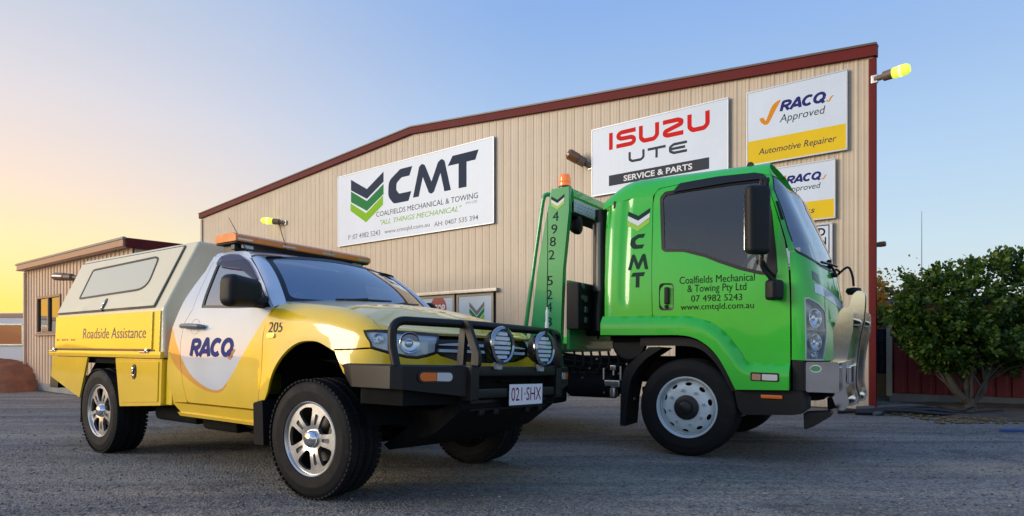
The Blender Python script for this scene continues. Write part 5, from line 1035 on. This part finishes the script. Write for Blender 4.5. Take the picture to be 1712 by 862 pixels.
bothT('cab_corner', truck_side, [(-.7714, 1.0538), (-.7748, 1.1645), (-.7748, 1.4961), (-.789, 1.9461), (-.80, 2.30), (-.3310, 2.30), (-.3329, 2.2388), (-.3243, 2.0603), (-.3162, 1.7275), (-.3029, 1.2257), (-.3143, 1.0508)], M_grn, res=.035, depth=.03,
      vfun=lambda P, uv, n: P-n*((.016*np.exp(-((uv[:, 0]+.575)/.022)**4)*np.clip((uv[:, 1]-1.30)/.08, 0, 1)*np.clip((2.36-uv[:, 1])/.06, 0, 1))+.05*np.clip((-.72-uv[:, 0])/.06, 0, 1)**2)[:, None])
rf = [cv(-.815, 2.30), cv(-.331, 2.30), cv(-.3181, 2.3171), cv(-.2805, 2.3601), cv(-.0881, 2.3795), cv(.2338, 2.399), cv(.541, 2.3901), cv(.6148, 2.3648), (.17, 2.355), (.30, 2.365), (.64, 2.37), (1.2, 2.372), (2.0, 2.372), (2.0, 3.0), cv(-.815, 3.0)]
bothT('roof', truck_cab, rf, M_grn, sc=(1, .9), res=.055, depth=.008)
pil = [cv(.6148, 2.3648), cv(.6767, 2.2276), cv(.7376, 2.0173), cv(.7919, 1.8241), cv(.815, 1.722), (.155, 1.722), (.125, 1.80), (.1208, 1.8872), (.160, 2.0), (.1825, 2.1198), (.185, 2.25), (.175, 2.345), (.16, 2.352)]
bothT('windscreen_pillar', truck_cab, pil, M_grn, sc=(.4, 1), res=.03, gap=.002, depth=.015)
LIGHT = [(.2292, 1.3382), (.3352, 1.3424), (.5768, 1.3011), (.8235, 1.2346), (.8488, 1.0585), (.6869, .8411), (.2165, .8429)]
LT = fillet(LIGHT, [.02, .03, .1, .05, .1, .03, .02], 3)
WSB = [(.155, 1.718), (.20, 1.70), (.3018, 1.6834), (.5, 1.655), (.7053, 1.631), (1.2, 1.605), (2.0, 1.595)]
fp = [cv(.8263, 1.718), cv(.8262, 1.6368), cv(.8419, 1.3288), cv(.8443, .845)]+[(.2165, .838), (.7, .836), (1.2, .836), (2.0, .836)]+WSB[::-1]
bothT('front_panel', truck_cab, fp, M_grn, sc=(.4, 1), res=.03, gap=.002, depth=.015, holes=[LT])
WSO = WSB+[(2.0, 2.368), (1.2, 2.368), (.64, 2.366), (.30, 2.36), (.185, 2.345), (.185, 2.25), (.1825, 2.1198), (.16, 2.0), (.1208, 1.8872), (.125, 1.80)]
bothT('windscreen', truck_cab, WSO, glass('blue windscreen', (.34, .42, .46), 5.0), sc=(.4, 1), res=.05, off=-.006, depth=0)
ring = [tuple(p) for p in offset_poly(resample([(a*.4, b) for a, b in WSO], .03), .018)*np.array([2.5, 1])]; ring = [(min(a, 2.0), b) for a, b in ring]
for mir in (False, True):
    e_ = [(a, b) for a, b in WSB]; panel('windscreen_seal', truck_cab, e_+[(a, b+.022) for a, b in e_[::-1]], M_seal, trk, CT, sc=(.4, 1), res=.04, off=.002, depth=.01, mirror=mir)
    e_ = [(.125, 1.80), (.1208, 1.8872), (.16, 2.0), (.1825, 2.1198), (.185, 2.25), (.185, 2.345)]; panel('windscreen_seal', truck_cab, [(a, b) for a, b in e_]+[(a+.035, b) for a, b in e_[::-1]], M_seal, trk, CT, sc=(.4, 1), res=.04, off=.001, depth=.01, mirror=mir)
    s_ = 1 if mir else -1; dr_ = td[1 if mir else 0]
    w2 = [tuple(p) for p in offset_poly(T_WIN, .030)]; panel('window_seal', truck_side, T_WIN, M_seal, dr_, CT, holes=[w2], off=-.002, res=.05, depth=.014, mirror=mir); panel('window_glass', truck_side, w2, M_glasst, dr_, CT, off=-.012, res=.09, depth=0, mirror=mir)
    panel('weather_shield', truck_side, [(-.0867, 2.374), (.2338, 2.393), (.541, 2.385), (.620, 2.362), (.668, 2.23), (.655, 2.20), (.6371, 2.292), (.5938, 2.3271), (.3414, 2.3289), (.0681, 2.3171), (-.149, 2.3071)], mat('smoked shield', (.008, .009, .010), .3), dr_, CT, off=.018, res=.06, depth=.006, mirror=mir)
    panel('quarter_trim', truck_side, [(.640, 1.535), (.735, 1.530), (.738, 1.60), (.72, 1.78), (.69, 2.02), (.675, 1.78)], M_seal, dr_, CT, off=.003, res=.06, depth=.008, mirror=mir)
    rc = panel('handle_recess', truck_side, fillet([(-.24, 1.508), (-.111, 1.504), (-.109, 1.266), (-.2376, 1.2687)], .035), M_seal, dr_, CT, off=.003, res=.03, depth=.006, mirror=mir, vfun=lambda P, uv, n: P-n*(.03*np.clip(1-((uv[:, 0]+.175)/.055)**2, 0, 1)*np.clip(1-((uv[:, 1]-1.387)/.11)**2, 0, 1))[:, None])
    MB().box((-.165, s_*1.070, 1.395), (.045, .022, .15), .01).box((-.17, s_*1.066, 1.300), (.03, .02, .03), .006).build('pull_handle', M_plast, dr_)
    # headlight: two chambers
    hl = panel('headlight', truck_cab, LT, mat('lamp housing', (.74, .77, .75), .3, coat=.6), trk, CT, sc=(.4, 1), res=.03, off=-.06, depth=0, mirror=mir)
    li = [tuple(p) for p in offset_poly([(a*.4, b) for a, b in LT], .010)*np.array([2.5, 1])]; panel('lamp_frame', truck_cab, LT, mat('pale lamp rim', (.5, .52, .54), .3, metal=.5), hl, CT, holes=[li], sc=(.4, 1), res=.03, off=.003, depth=.06, mirror=mir)
    for u, v, rr in ((.50, 1.18, .075), (.50, .985, .065), (.45, .885, .035)):
        p, nn = snormal(truck_cab, np.array([[u, v]]), CT); p = p[0]-nn[0]*.03; q = Vector(nn[0]).normalized()
        if mir: p[1] *= -1; q.y *= -1
        b = MB(); b.lathe([(rr, .022), (rr*.95, .022), (rr*.8, -.006), (rr*.45, -.022), (rr*.42, -.008), (rr*.3, .004), (0, .008)], 24, M=Matrix.Translation(p) @ q.to_track_quat('Y', 'Z').to_matrix().to_4x4()); b.build('reflector', M_refl, hl)
    panel('chamber_bar', truck_cab, [(.23, 1.083), (.83, 1.083), (.82, 1.072), (.23, 1.072)], M_bez, hl, CT, sc=(.4, 1), res=.03, off=-.004, depth=.04, mirror=mir)
    panel('lamp_lens', truck_cab, LT, M_lens, hl, CT, sc=(.4, 1), res=.04, off=-.002, depth=0, mirror=mir)
    panel('louvre', truck_cab, [(.075, 2.138), (.150, 2.141), (.125, 1.984), (.035, 1.980)], M_plast, trk, CT, sc=(.4, 1), res=.03, off=.008, depth=.01, mirror=mir)
    panel('stripe_print', truck_cab, [(.5278, 1.4543), (.5059, 1.383), (.899, 1.352), (1.30, 1.318), (1.66, 1.288), (2.0, 1.262), (2.0, 1.335), (1.7291, 1.3594), (1.0835, 1.4336)], M_wfilm, trk, CT, sc=(.4, 1), res=.04, off=.002, depth=0, mirror=mir); panel('stripe_print', truck_cab, [(.52, 1.560), (.51, 1.49), (.75, 1.455), (.73, 1.535)], mat('navy film', (.02, .03, .06), .3, coat=.6), trk, CT, sc=(.4, 1), res=.04, off=.002, depth=0, mirror=mir)
    # wheel arch flare
    FTOP = [(-.7714, 1.2252), (-.3029, 1.2228), (.0219, 1.2157), (.2052, 1.1663), (.329, 1.0738), (.4167, .966), (.4929, .8429), (.531, .814), (.8376, .8135)]
    ft = fillet(FTOP, [0, .2, .2, .15, .1, .1, .05, .04, 0], 4, closed=False); ftd = np.array(resample(ft+ft[::-1], .02))
    def flare(P, uv, n):
        dd = np.array([np.hypot(ftd[:, 0]-a, ftd[:, 1]-b).min() for a, b in uv]); k = np.clip(dd/.075, 0, 1); k = k*k*(3-2*k); lowb = np.clip(dd/.02, 0, 1); return P+n*(.004+.010*lowb+.046*k)[:, None]
    panel('wheel_flare', truck_side, ft+[(.8367, .6079), (.4252, .5985)]+spline(T_ARCH[::-1], 3)[1:], M_grn, trk, CT, res=.035, depth=.07, mirror=mir, vfun=flare)
    AB = spline([(-.42, 1.03), (-.0524, 1.03), (.0786, 1.0073), (.1781, .946), (.2621, .8603), (.330, .75), (.41, .585)], 3); AI = spline([(-.42, .955), (-.016, .955), (.113, .928), (.194, .868), (.265, .785), (.325, .68), (.375, .575)], 3); V = []; F = []; n = len(AB)
    for a, i_ in zip(AB, AI): V += [(a[0], s_*1.03, a[1]), (i_[0], s_*1.035, i_[1]), (i_[0], s_*.62, i_[1]), (a[0], s_*.62, a[1])]
    for k in range(n-1):
        for j in range(3): F.append((k*4+j, k*4+j+1, (k+1)*4+j+1, (k+1)*4+j))
    raw('arch_liner', V, F, M_plast, trk, None, 40)
    b = MB(); b.prism([(-.223, .937), (-.344, .945), (-.44, .87), (-.567, .755), (-.600, .65), (-.613, .501), (-.618, .224), (-.568, .224), (-.545, .486), (-.510, .66), (-.44, .77), (-.36, .85)], s_*1.02, s_*.70); b.build('mud_guard', M_plast, trk)
    sl_ = panel('side_lamp', truck_side, fillet([(.5448, .7449), (.7652, .7400), (.7652, .670), (.5448, .674)], .015), M_seal, trk, CT, off=.062, res=.05, depth=.02, mirror=mir)
    panel('amber_lens', truck_side, fillet([(.558, .733), (.625, .731), (.625, .681), (.558, .683)], .008), mat('pale amber lens', (.45, .25, .16), .2, coat=1), sl_, CT, off=.068, res=.05, depth=.008, mirror=mir); panel('clear_lens', truck_side, fillet([(.635, .731), (.752, .728), (.752, .681), (.635, .683)], .008), mat('clear lens', (.62, .62, .58), .15, coat=1), sl_, CT, off=.068, res=.05, depth=.008, mirror=mir)
    # lower black step and front skirt
    b = MB(); b.prism(fillet([(.40, .592), (.84, .600), (.93, .60), (.93, .42), (.86, .405), (.47, .385), (.43, .45)], .02), s_*1.045, s_*.55, bev=.006); b.box((.896, s_*.98, .72), (.09, .14, .25), .01); st = b.build('step_skirt', M_plast, trk); MB().box((.697, s_*1.052, .545), (.165, .018, .030), .006).build('side_marker', M_orange, st)
    b = MB(); b.prism(fillet([(.925, .42), (1.13, .44), (1.12, .40), (1.00, .315), (.93, .285)], .012), s_*.98, s_*.80, bev=.004); b.build('tow_step', M_plast, trk)
    # mirrors
    b = MB(); b.box((0, 0, 0), (.115, .215, .545), .045, seg=4)
    for v in b.bm.verts: v.co.x += -.02*(1-(v.co.z/.28)**2)*(1 if v.co.x > 0 else 0); v.co.y *= 1-.06*max(-v.co.z/.27, 0)
    MM = Matrix.Translation((.62, s_*1.215, 1.955)) @ Matrix.Rotation(s_*radians(42), 4, 'Z'); bmesh.ops.transform(b.bm, matrix=MM, verts=b.bm.verts); mh = b.build('mirror_head', M_plast, trk); MB().box((-.058, 0, .0), (.006, .165, .47), .003, M=MM).build('mirror_glass', M_chrome, mh)
    b = MB(); b.box((0, 0, 0), (.10, .135, .165), .03, seg=3, M=Matrix.Translation((.735, s_*1.15, 1.400)) @ Matrix.Rotation(s_*radians(30), 4, 'Z')); b.build('wide_mirror', M_plast, trk)
    b = MB(); b.tube(spline([(.60, s_*.99, 2.29), (.63, s_*1.10, 2.30), (.645, s_*1.18, 2.29), (.65, s_*1.20, 2.21)], 4), .014, 8); b.tube(spline([(.655, s_*.99, 2.29), (.68, s_*1.10, 2.29), (.69, s_*1.18, 2.28), (.675, s_*1.20, 2.2)], 4), .012, 8); b.build('mirror_arm', M_plast, trk); b = MB(); b.tube(spline([(.655, s_*1.20, 1.70), (.645, s_*1.19, 1.62), (.655, s_*1.17, 1.57), (.70, s_*1.14, 1.50), (.735, s_*1.12, 1.46)], 4), .015, 8); b.tube(spline([(.655, s_*1.19, 1.63), (.69, s_*1.14, 1.56), (.72, s_*1.06, 1.52)], 4), .013, 8); b.box((.70, s_*1.05, 1.51), (.06, .03, .06), .01); b.build('mirror_arm', M_plast, trk)
# front: grille, wipers, forward mirror
gq = MB(); gq.box((1.06, 0, .93), (.06, 1.0, .17), .01); gq.build('lower_grille', M_plast, trk)
b = MB(); b.tube(spline([(.985, -.30, 1.58), (1.04, -.31, 1.66), (1.085, -.30, 1.62), (1.10, -.30, 1.56)], 4), .012, 8); b.box((1.06, -.30, 1.575), (.11, .10, .035), .012); b.tube([(1.03, -.22, 1.52), (1.045, -.24, 1.72)], .018, 8); b.build('wiper_bracket', M_plast, trk)
for y0, y1 in ((-.75, -.05), (-.1, .62)):
    P = [truck_cab(np.array(2.0-abs(y)/.72 if abs(y) < .70 else 1.0), np.array(1.645+.0*k)) for k, y in enumerate(np.linspace(y0, y1, 8))]; b = MB(); b.tube([(float(p[0])+.02, float(y), float(p[2])+.03*k/7) for k, (p, y) in enumerate(zip(P, np.linspace(y0, y1, 8)))], .011, 6); b.build('wiper', M_seal, trk)
b = MB(); b.tube(spline([(1.06, .25, 1.62), (1.15, .30, 1.70), (1.19, .31, 1.62), (1.20, .32, 1.52)], 5), .011, 8); b.lathe([(0, -.035), (.05, -.03), (.07, 0), (.06, .03), (0, .04)], 16, 'Z', Matrix.Translation((1.20, .32, 1.47))); b.build('crossview_mirror', M_plast, trk)
# back wall, floor, inside
wx = TW(np.linspace(1.06, 2.25, 12)); sec = [(-float(a)+.01, float(z)) for a, z in zip(wx, np.linspace(1.06, 2.25, 12))]+[(-.80, 2.36), (0, 2.40), (.80, 2.36)]+[(float(a)-.01, float(z)) for a, z in zip(wx[::-1], np.linspace(2.25, 1.06, 12))]
MB().prism(sec, -.755, -.745, 'X').build('back_wall', M_grn, trk)
b = MB(); b.box((.05, 0, 1.03), (1.55, 1.98, .06)); b.box((.30, 0, .75), (1.1, 1.20, .5), .05); b.box((.91, 0, 1.1), (.05, 1.7, .5)); b.build('cab_floor', M_under, trk)
M_lining = mat('grey lining', (.035, .042, .05), .8)
b = MB(); b.box((-.05, 0, 2.36), (1.3, 1.7, .03), .01); b.build('head_lining', M_lining, trk); b = MB(); b.box((-.12, .93, 1.95), (.46, .03, .9), .01); b.box((.45, .955, 2.18), (.45, .02, .34), .01); b.build('window_blocker', M_lining, trk); MB().box((-.70, 0, 1.7), (.02, 1.9, 1.2)).build('rear_lining', M_lining, trk)  # dark panels added inside the far window to cut the light through it
for yy in (-.62, .62): b = MB(); b.box((-.05, yy, 1.30), (.5, .5, .18), .05, seg=3).box((-.32, yy, 1.65), (.14, .48, .6), .05, seg=3).box((-.36, yy, 2.02), (.09, .26, .16), .04, seg=3); b.build('seat', M_trim, trk)
b = MB(); b.prism(fillet([(.45, 1.15), (.45, 1.50), (.62, 1.60), (.86, 1.58), (.86, 1.1)], .04), -.9, .9); b.build('dashboard', M_trim, trk); b = MB(); b.tube([(.40+.10*sin(a), -.62+.22*cos(a), 1.58+.18*sin(a)) for a in np.linspace(0, 2*pi, 25)[:-1]], .016, 8, closed=True); b.box((.42, -.62, 1.58), (.04, .38, .04), .01); b.tube([(.42, -.62, 1.58), (.6, -.62, 1.35)], .03, 8); b.build('steering_wheel', M_trim, trk)
# ---- print on the near side
def tS(off=.0025): return lambda a, b: (lambda p, n: p+n*off)(*snormal(truck_side, np.column_stack([a, b]), CT))
dn = td[0]; cr = [o for o in trk.children if o.name.startswith('cab_corner')][0]
for body, bx in (('Coalfields Mechanical', (-.058, .566, 1.492, 1.556)), ('& Towing Pty Ltd', (.012, .500, 1.398, 1.480)), ('07 4982 5243', (.045, .468, 1.335, 1.390)), ('www.cmtqld.com.au', (-.046, .560, 1.250, 1.318))): t = text2d(body); raw('lettering', tS()(*fit(t[0], bx).T), t[1], M_bfilm, dn)
for k, (mm, c0) in enumerate(((M_dgrn, 0), (M_wfilm, .046), (M_lfilm, .094))):
    h_ = .040 if k < 2 else .042; v = polys2d([[(-.560, 2.190-c0), (-.458, 2.137-c0), (-.352, 2.200-c0), (-.352, 2.200-c0-h_), (-.458, 2.137-c0-h_-.008), (-.560, 2.190-c0-h_)]]); raw('chevron_print', tS()(*v[0].T), [tuple(f) for f in v[1]], mm, cr)
for k, bx in ((0, (-.520, -.385, 1.832, 1.965)), (1, (-.535, -.343, 1.640, 1.785)), (2, (-.505, -.372, 1.480, 1.615))): v = polys2d([in_box(CM[k], *bx)]); raw('lettering', tS()(*v[0].T), [tuple(f) for f in v[1]], M_dgrn, cr)
# ---- polished bull bar
BX = lambda y: .082*(y+.55)/1.1
bar = empty('bull_bar', Matrix.Identity(4), None, None); bar.parent = trk; bar.matrix_local = Matrix.Identity(4)
SH = Matrix.Identity(4)
b = MB(); b.prism(fillet([(.945, .590), (1.185, .590), (1.185, .830), (.945, .830)], .012, 4), -1.0, 1.0, bev=.004); cb_ = b.build('bar_channel', M_pol, bar)
PO = [(1.020, .828), (1.140, 1.205), (1.160, 1.270), (1.205, 1.285), (1.250, 1.262), (1.254, 1.19), (1.250, 1.075), (1.224, .961), (1.205, .816), (1.197, .686), (1.197, .600), (1.224, .490), (1.205, .428), (1.160, .408), (1.125, .44), (1.087, .552), (1.06, .60)]
for yy, tall in ((-.55, 0), (-.02, 1), (.10, 1), (.55, 0)):
    Q = [(x_+BX(yy)+(.02*max(z_-.9, 0)/.3 if tall else 0), z_+(.17*np.clip((z_-.82)/.40, 0, 1) if tall else 0)) for x_, z_ in fillet(PO, [.03, .1, .045, .05, .045, .05, .2, .2, .2, .1, .1, .06, .05, .05, .05, .1, .03], 4)]
    b = MB(); b.prism(Q, yy-.009, yy+.009, bev=.004); b.build('upright_plate', M_pol, bar, ang=18)
for (x_, z_, rx, rz_) in ((1.205, 1.165, .045, .034), (1.165, .470, .040, .040)):
    for y0, y1 in ((-.541, -.029), (.109, .541)):
        n = 18; V = []; F = []
        for k, yy in enumerate((y0, y1)): V += [(x_+BX(yy)+rx*cos(2*pi*j/n), yy, z_+rz_*sin(2*pi*j/n)) for j in range(n)]
        for j in range(n): F.append((j, (j+1) % n, n+(j+1) % n, n+j))
        b = MB(); b.faces(V, F); b.build('cross_tube', M_pol, bar, ang=60)
b = MB(); b.box((1.215, -.28, .71), (.04, .40, .16), .03, seg=3); b.build('number_panel', M_pol, bar)
el = polys2d([[(1.018+.042*cos(a), .777+.030*sin(a)) for a in np.linspace(0, 2*pi, 25)[:-1]]]); raw('maker_badge', [(x_, -1.0022, z_) for x_, z_ in el[0]], [tuple(f) for f in el[1]], M_wfilm, cb_); el = polys2d([[(1.018+.036*cos(a), .777+.024*sin(a)) for a in np.linspace(0, 2*pi, 25)[:-1]]]); raw('badge_print', [(x_, -1.0034, z_) for x_, z_ in el[0]], [tuple(f) for f in el[1]], mat('green badge', (.05, .25, .12), .4), cb_)
for s_ in (-1, 1): b = MB(); b.box((.96, s_*.6, .62), (.3, .05, .18), .01); b.build('bar_stay', M_under, bar)
# ---- wheels
tyT = tyre_mesh(.426, .28, .262, 'tyre', False)
def truck_wheel(M, front=True):
    w = empty('wheel', Matrix.Identity(4), None, None); w.parent = trk; w.matrix_local = M; obj_from('tyre', tyT, w)
    b = MB(); b.lathe([(.264, -.118), (.268, -.130), (.262, -.138), (.254, -.134), (.246, -.112), (.235, -.085), (.226, -.06), (.225, .10), (.26, .13)], 56); b.build('rim', M_steelw, w)
    if front:
        pf = cub([.0, .10, .16, .195, .215, .235], [-.128, -.128, -.126, -.120, -.100, -.070])
        H = []
        for k in range(10):
            a = radians(36*k+14); H.append([((.205+.017*cos(t))*cos(a+.0)-.030*sin(t)*sin(a), (.205+.017*cos(t))*sin(a)+.030*sin(t)*cos(a)) for t in np.linspace(0, 2*pi, 13)[:-1]])
        panel('wheel_disc', lambda x_, z_: V3(x_, pf(np.hypot(x_, z_)), z_), [(.236*cos(a), .236*sin(a)) for a in np.linspace(0, 2*pi, 61)[:-1]], M_steelw, w, (0, 1, 0), holes=H, res=.03, depth=.008)
        nut = MB(); nut.lathe([(.013, .0), (.013, -.012), (.011, -.020), (0, -.021)], 8); nm = nut.mesh('wheel_nut', mat('nut steel', (.45, .47, .46), .4, metal=.5), 40)
        for k in range(8): a = radians(45*k+12); obj_from('wheel_nut', nm, w, Matrix.Translation((.150*cos(a), -.127, .150*sin(a))))
        b = MB(); b.lathe([(.108, -.126), (.106, -.142), (.09, -.150), (.06, -.152), (.052, -.176), (.03, -.184), (0, -.185)], 28); b.build('hub', mat('black hub grease', (.012, .012, .012), .45, noise=(9, .3)), w)
    else:
        b = MB(); b.lathe([(.225, .02), (.15, .05), (.10, .05), (.095, -.02), (0, -.03)], 32); b.build('wheel_disc', M_steelw, w)
    b = MB(); b.lathe([(.222, -.03), (0, -.03)], 24); b.build('brake_drum', M_under, w); return w
FLT = Matrix.Rotation(pi, 4, 'Z')
wf = truck_wheel(Matrix.Translation((0, -.91, .424))); dup(wf, None, Matrix.Translation((0, .91, .424)) @ FLT)
wr = truck_wheel(Matrix.Translation((-4.2, -.93, .424)), False)
for y_, f_ in ((-.63, 0), (.93, 1), (.63, 1)): dup(wr, None, Matrix.Translation((-4.2, y_, .424)) @ (FLT if f_ else Matrix.Identity(4)))
# ---- chassis and what hangs on it
b = MB(); [b.box((-3.1, s_*.42, .72), (8.0, .08, .24), .01) for s_ in (-1, 1)]; [b.box((x_, 0, .72), (.08, .9, .16)) for x_ in (-6.6, -5.2, -3.3, -2.2, -1.0, .5)]; b.build('chassis_rail', M_under, trk)
b = MB(); b.tube([(0, -.8, .424), (0, -.5, .36), (0, .5, .36), (0, .8, .424)], .06, 10); b.tube([(-4.2, -.8, .424), (-4.2, .8, .424)], .09, 12); b.lathe([(0, -.2), (.14, -.16), (.2, 0), (.14, .16), (0, .2)], 16, 'X', Matrix.Translation((-4.2, 0, .424))); b.tube([(-4.2, 0, .45), (-2, 0, .55), (-.6, 0, .65)], .05, 8); [b.box((0, s_*.46, .53), (1.2, .07, .05), .01) for s_ in (-1, 1)]; b.build('axles', M_under, trk)
b = MB(); b.lathe([(0, -.27), (.10, -.26), (.125, -.23), (.125, .23), (.10, .26), (0, .27)], 20, 'X', Matrix.Translation((-.98, -.80, .58))); b.build('air_tank', M_under, trk)
MB().box((-1.55, -.86, .60), (.52, .26, .42), .03).build('battery_box', M_under, trk); b = MB(); b.box((-2.3, -.8, .62), (.8, .3, .36), .06); b.build('fuel_tank', M_under, trk)
b = MB(); b.lathe([(0, -.02), (.15, -.02), (.17, 0), (.15, .06), (.06, .07), (0, .07)], 24, 'Y', Matrix.Translation((-.56, -.93, .985))); b.build('air_intake', M_plast, trk)
M_fit = mat('bright fittings', (.55, .55, .52), .3, metal=.9)
b = MB()
for x_, z_, l in ((-.83, .68, .13), (-.66, .70, .13), (-.73, .72, .08)): b.tube([(x_, -.90, z_-l/2), (x_, -.90, z_+l/2)], .011, 8)
b.box((-.74, -.90, .60), (.16, .05, .07), .015); b.box((-.73, -.90, .75), (.06, .05, .05), .01); b.lathe([(0, -.05), (.035, -.04), (.04, 0), (.035, .04), (0, .05)], 12, 'Z', Matrix.Translation((-.73, -.90, .52))); b.build('air_valve', M_fit, trk)
b = MB()
for k in range(7): x_ = -.62-.09*k; b.tube(spline([(x_, -.86, .90), (x_+.03, -.90, .78), (x_-.04, -.88, .66+.02*(k % 3)), (x_-.10, -.84, .50)], 4), .012, 6)
for k in range(4): b.tube(spline([(-.5, -.80, .86-.06*k), (-.9, -.86, .84-.06*k), (-1.3, -.84, .88-.06*k)], 4), .014, 6)
b.build('air_hose', M_rub, trk)
b = MB()
for k in range(10): b.tube([(-.52-.075*k, -.905, .47+.045*((k*7) % 9)), (-.52-.075*k, -.918, .47+.045*((k*7) % 9))], .010, 6)
o = b.build('bolt_head', M_fit, trk); o['kind'] = 'stuff'
# ---- headboard frame behind the cab
hb = empty('headboard', Matrix.Identity(4), None, None); hb.parent = trk; hb.matrix_local = Matrix.Identity(4)
PS = [(-1.285, 2.459), (-1.093, 2.462), (-1.098, 2.234), (-1.160, 1.68), (-1.176, 1.312), (-1.187, .926), (-1.553, .913), (-1.513, 1.035), (-1.435, 1.695), (-1.367, 2.066)]
for s_ in (-1, 1): b = MB(); b.prism(PS, s_*1.10, s_*1.035, bev=.006); b.build('post', M_grn2, hb)
post = [o for o in hb.children if o.name.startswith('post')][0]
b = MB(); b.prism(fillet([(-1.285, 2.455), (-1.093, 2.455), (-1.075, 2.38), (-1.090, 2.33), (-1.285, 2.25)], .012), -1.034, 1.034); bm_ = b.build('cross_beam', M_grn, hb)
b = MB(); b.box((-1.082, 0, 2.292), (.012, 2.04, .125), .003); tp = b.build('tread_plate', mat('tread plate', (.62, .63, .64), .42, metal=.5), bm_)
n_ = MB()
for k in range(54):
    for j in range(3): n_.box((-1.074, -1.0+k*.037+.0175*(j % 2), 2.255+j*.033), (.004, .022, .007), 0, rot=Matrix.Rotation(radians(45 if (k+j) % 2 else -45), 4, 'X'))
o = n_.build('tread_stud', mat('bright tread studs', (.80, .81, .82), .4, metal=.4), tp); o['kind'] = 'stuff'
b = MB(); b.box((-1.14, 0, 1.25), (.03, 2.066, .66), .004); b.build('lower_panel', M_grn2, hb); b = MB(); b.box((-1.17, 0, 2.21), (.16, 2.06, .03), .004); b.build('beam_underside', M_under, hb)
b = MB(); b.box((-1.06, -.955, 1.33), (.13, .30, .44), .012); bx_ = b.build('power_pack', M_plast, hb); M_df = mat('dull fittings', (.16, .16, .16), .4, metal=.6)
for k in range(2): MB().lathe([(0, -.02), (.028, -.02), (.028, .01), (0, .012)], 12, 'X', Matrix.Translation((-.99, -1.02, 1.52-.11*k))).build('hose_coupling', M_df, bx_)
for k in range(3): MB().box((-.99, -.95, 1.40-.10*k), (.02, .06, .06), .008).build('valve_block', M_df, bx_)
b = MB(); b.box((-.98, -.58, 1.30), (.20, .36, .5), .02); b.tube([(-.93, -.80, 1.02), (-.93, -.80, 1.26)], .012, 8); b.build('filter_housing', M_under, trk)
b = MB(); b.tube(spline([(-.94, -.76, 1.10), (-.94, -.76, 1.30), (-.92, -.76, 1.55), (-.915, -.76, 2.20), (-.915, -.76, 2.27)], 4), .060, 16); b.build('exhaust_stack', mat('black heat shield', (.02, .02, .022), .35, metal=.3), trk); b = MB(); b.lathe([(.075, 1.48), (.078, 1.50), (.078, 2.12), (.075, 2.14)], 18, 'Z', Matrix.Translation((-.917, -.765, 0)), radians(150), radians(290)); b.build('stack_guard', mat('grey stack guard', (.16, .16, .17), .35, metal=.7), trk)
rl = MB(); rl.tube(spline([(-1.285, -1.06, 2.40), (-1.335, -1.09, 2.41), (-1.372, -1.10, 2.36), (-1.42, -1.10, 2.08), (-1.473, -1.10, 1.756), (-1.566, -1.10, 1.129), (-1.60, -1.10, .93)], 5), .021, 10); rl.build('hand_rail', M_grn2, hb)
wl = MB(); wl.lathe([(0, -.075), (.06, -.07), (.088, -.03), (.094, .01), (.085, .025), (0, .03)], 20, 'X', Matrix.Translation((-1.10, -.90, 2.125)) @ Matrix.Diagonal((1, .72, 1.0, 1))); wl.box((-1.13, -.90, 2.21), (.03, .05, .05), .006); wl.build('work_lamp', M_plast, hb)
be = MB(); be.lathe([(.062, 2.458), (.062, 2.478), (.058, 2.480)], 24, 'Z', Matrix.Translation((-1.175, -1.03, 0))); bo = be.build('beacon_base', M_seal, hb); be = MB(); be.lathe([(.056, 2.478), (.059, 2.49), (.057, 2.515), (.060, 2.52), (.056, 2.55), (.058, 2.555), (.052, 2.588), (.040, 2.596), (0, 2.598)], 28, 'Z', Matrix.Translation((-1.175, -1.03, 0))); be.build('beacon_lens', mat('amber beacon', (.85, .20, .01), .12, coat=1, emit=((1, .22, .01), .35)), bo)
PLN = lambda a, b: np.stack([a, 0*a-1.1022, b], -1)
for c_, (x_, z_) in zip('49825243', ((-1.238, 2.191), (-1.252, 2.069), (-1.268, 1.951), (-1.281, 1.826), (-1.300, 1.579), (-1.305, 1.447), (-1.307, 1.326), (-1.309, 1.186))): t = text2d(c_); raw('lettering', PLN(*fit(t[0], (x_-.032, x_+.032, z_-.045, z_+.045)).T), t[1], mat('dark teal film', (.006, .035, .03), .55, spec=.12), post)
for k, (mm, c0) in enumerate(((M_dgrn, 0), (M_wfilm, .032), (M_lfilm, .062))): v = polys2d([[(-1.285, 2.385-c0), (-1.218, 2.345-c0), (-1.145, 2.392-c0), (-1.145, 2.392-c0-.027), (-1.218, 2.345-c0-.032), (-1.285, 2.385-c0-.027)]]); raw('chevron_print', PLN(*v[0].T), [tuple(f) for f in v[1]], mm, post)
decal('warning_print', polys2d([[(-1.30, 1.02), (-1.20, 1.02), (-1.20, 1.07), (-1.30, 1.07)]]), PLN, M_wfilm, post)
# ---- tray
b = MB(); b.box((-4.6, 0, .93), (6.0, 2.3, .10), .01); b.build('tray_deck', mat('worn deck steel', (.10, .10, .10), .5, metal=.5, noise=(5, .3)), trk)
for s_ in (-1, 1): b = MB(); b.box((-4.6, s_*1.17, .99), (6.02, .05, .16), .008); b.build('tray_rail', M_grn, trk)
for xx in (.50, .0): pass
b = MB(); b.prism(fillet([(.45, 2.48), (.46, 2.535), (.50, 2.535), (.52, 2.48)], .015), -.80, -.75, bev=.006); b.build('roof_marker', M_seal, trk)
b = MB(); b.prism(fillet([(.45, 2.48), (.46, 2.535), (.50, 2.535), (.52, 2.48)], .015), .75, .80, bev=.006); b.build('roof_marker', M_seal, trk)
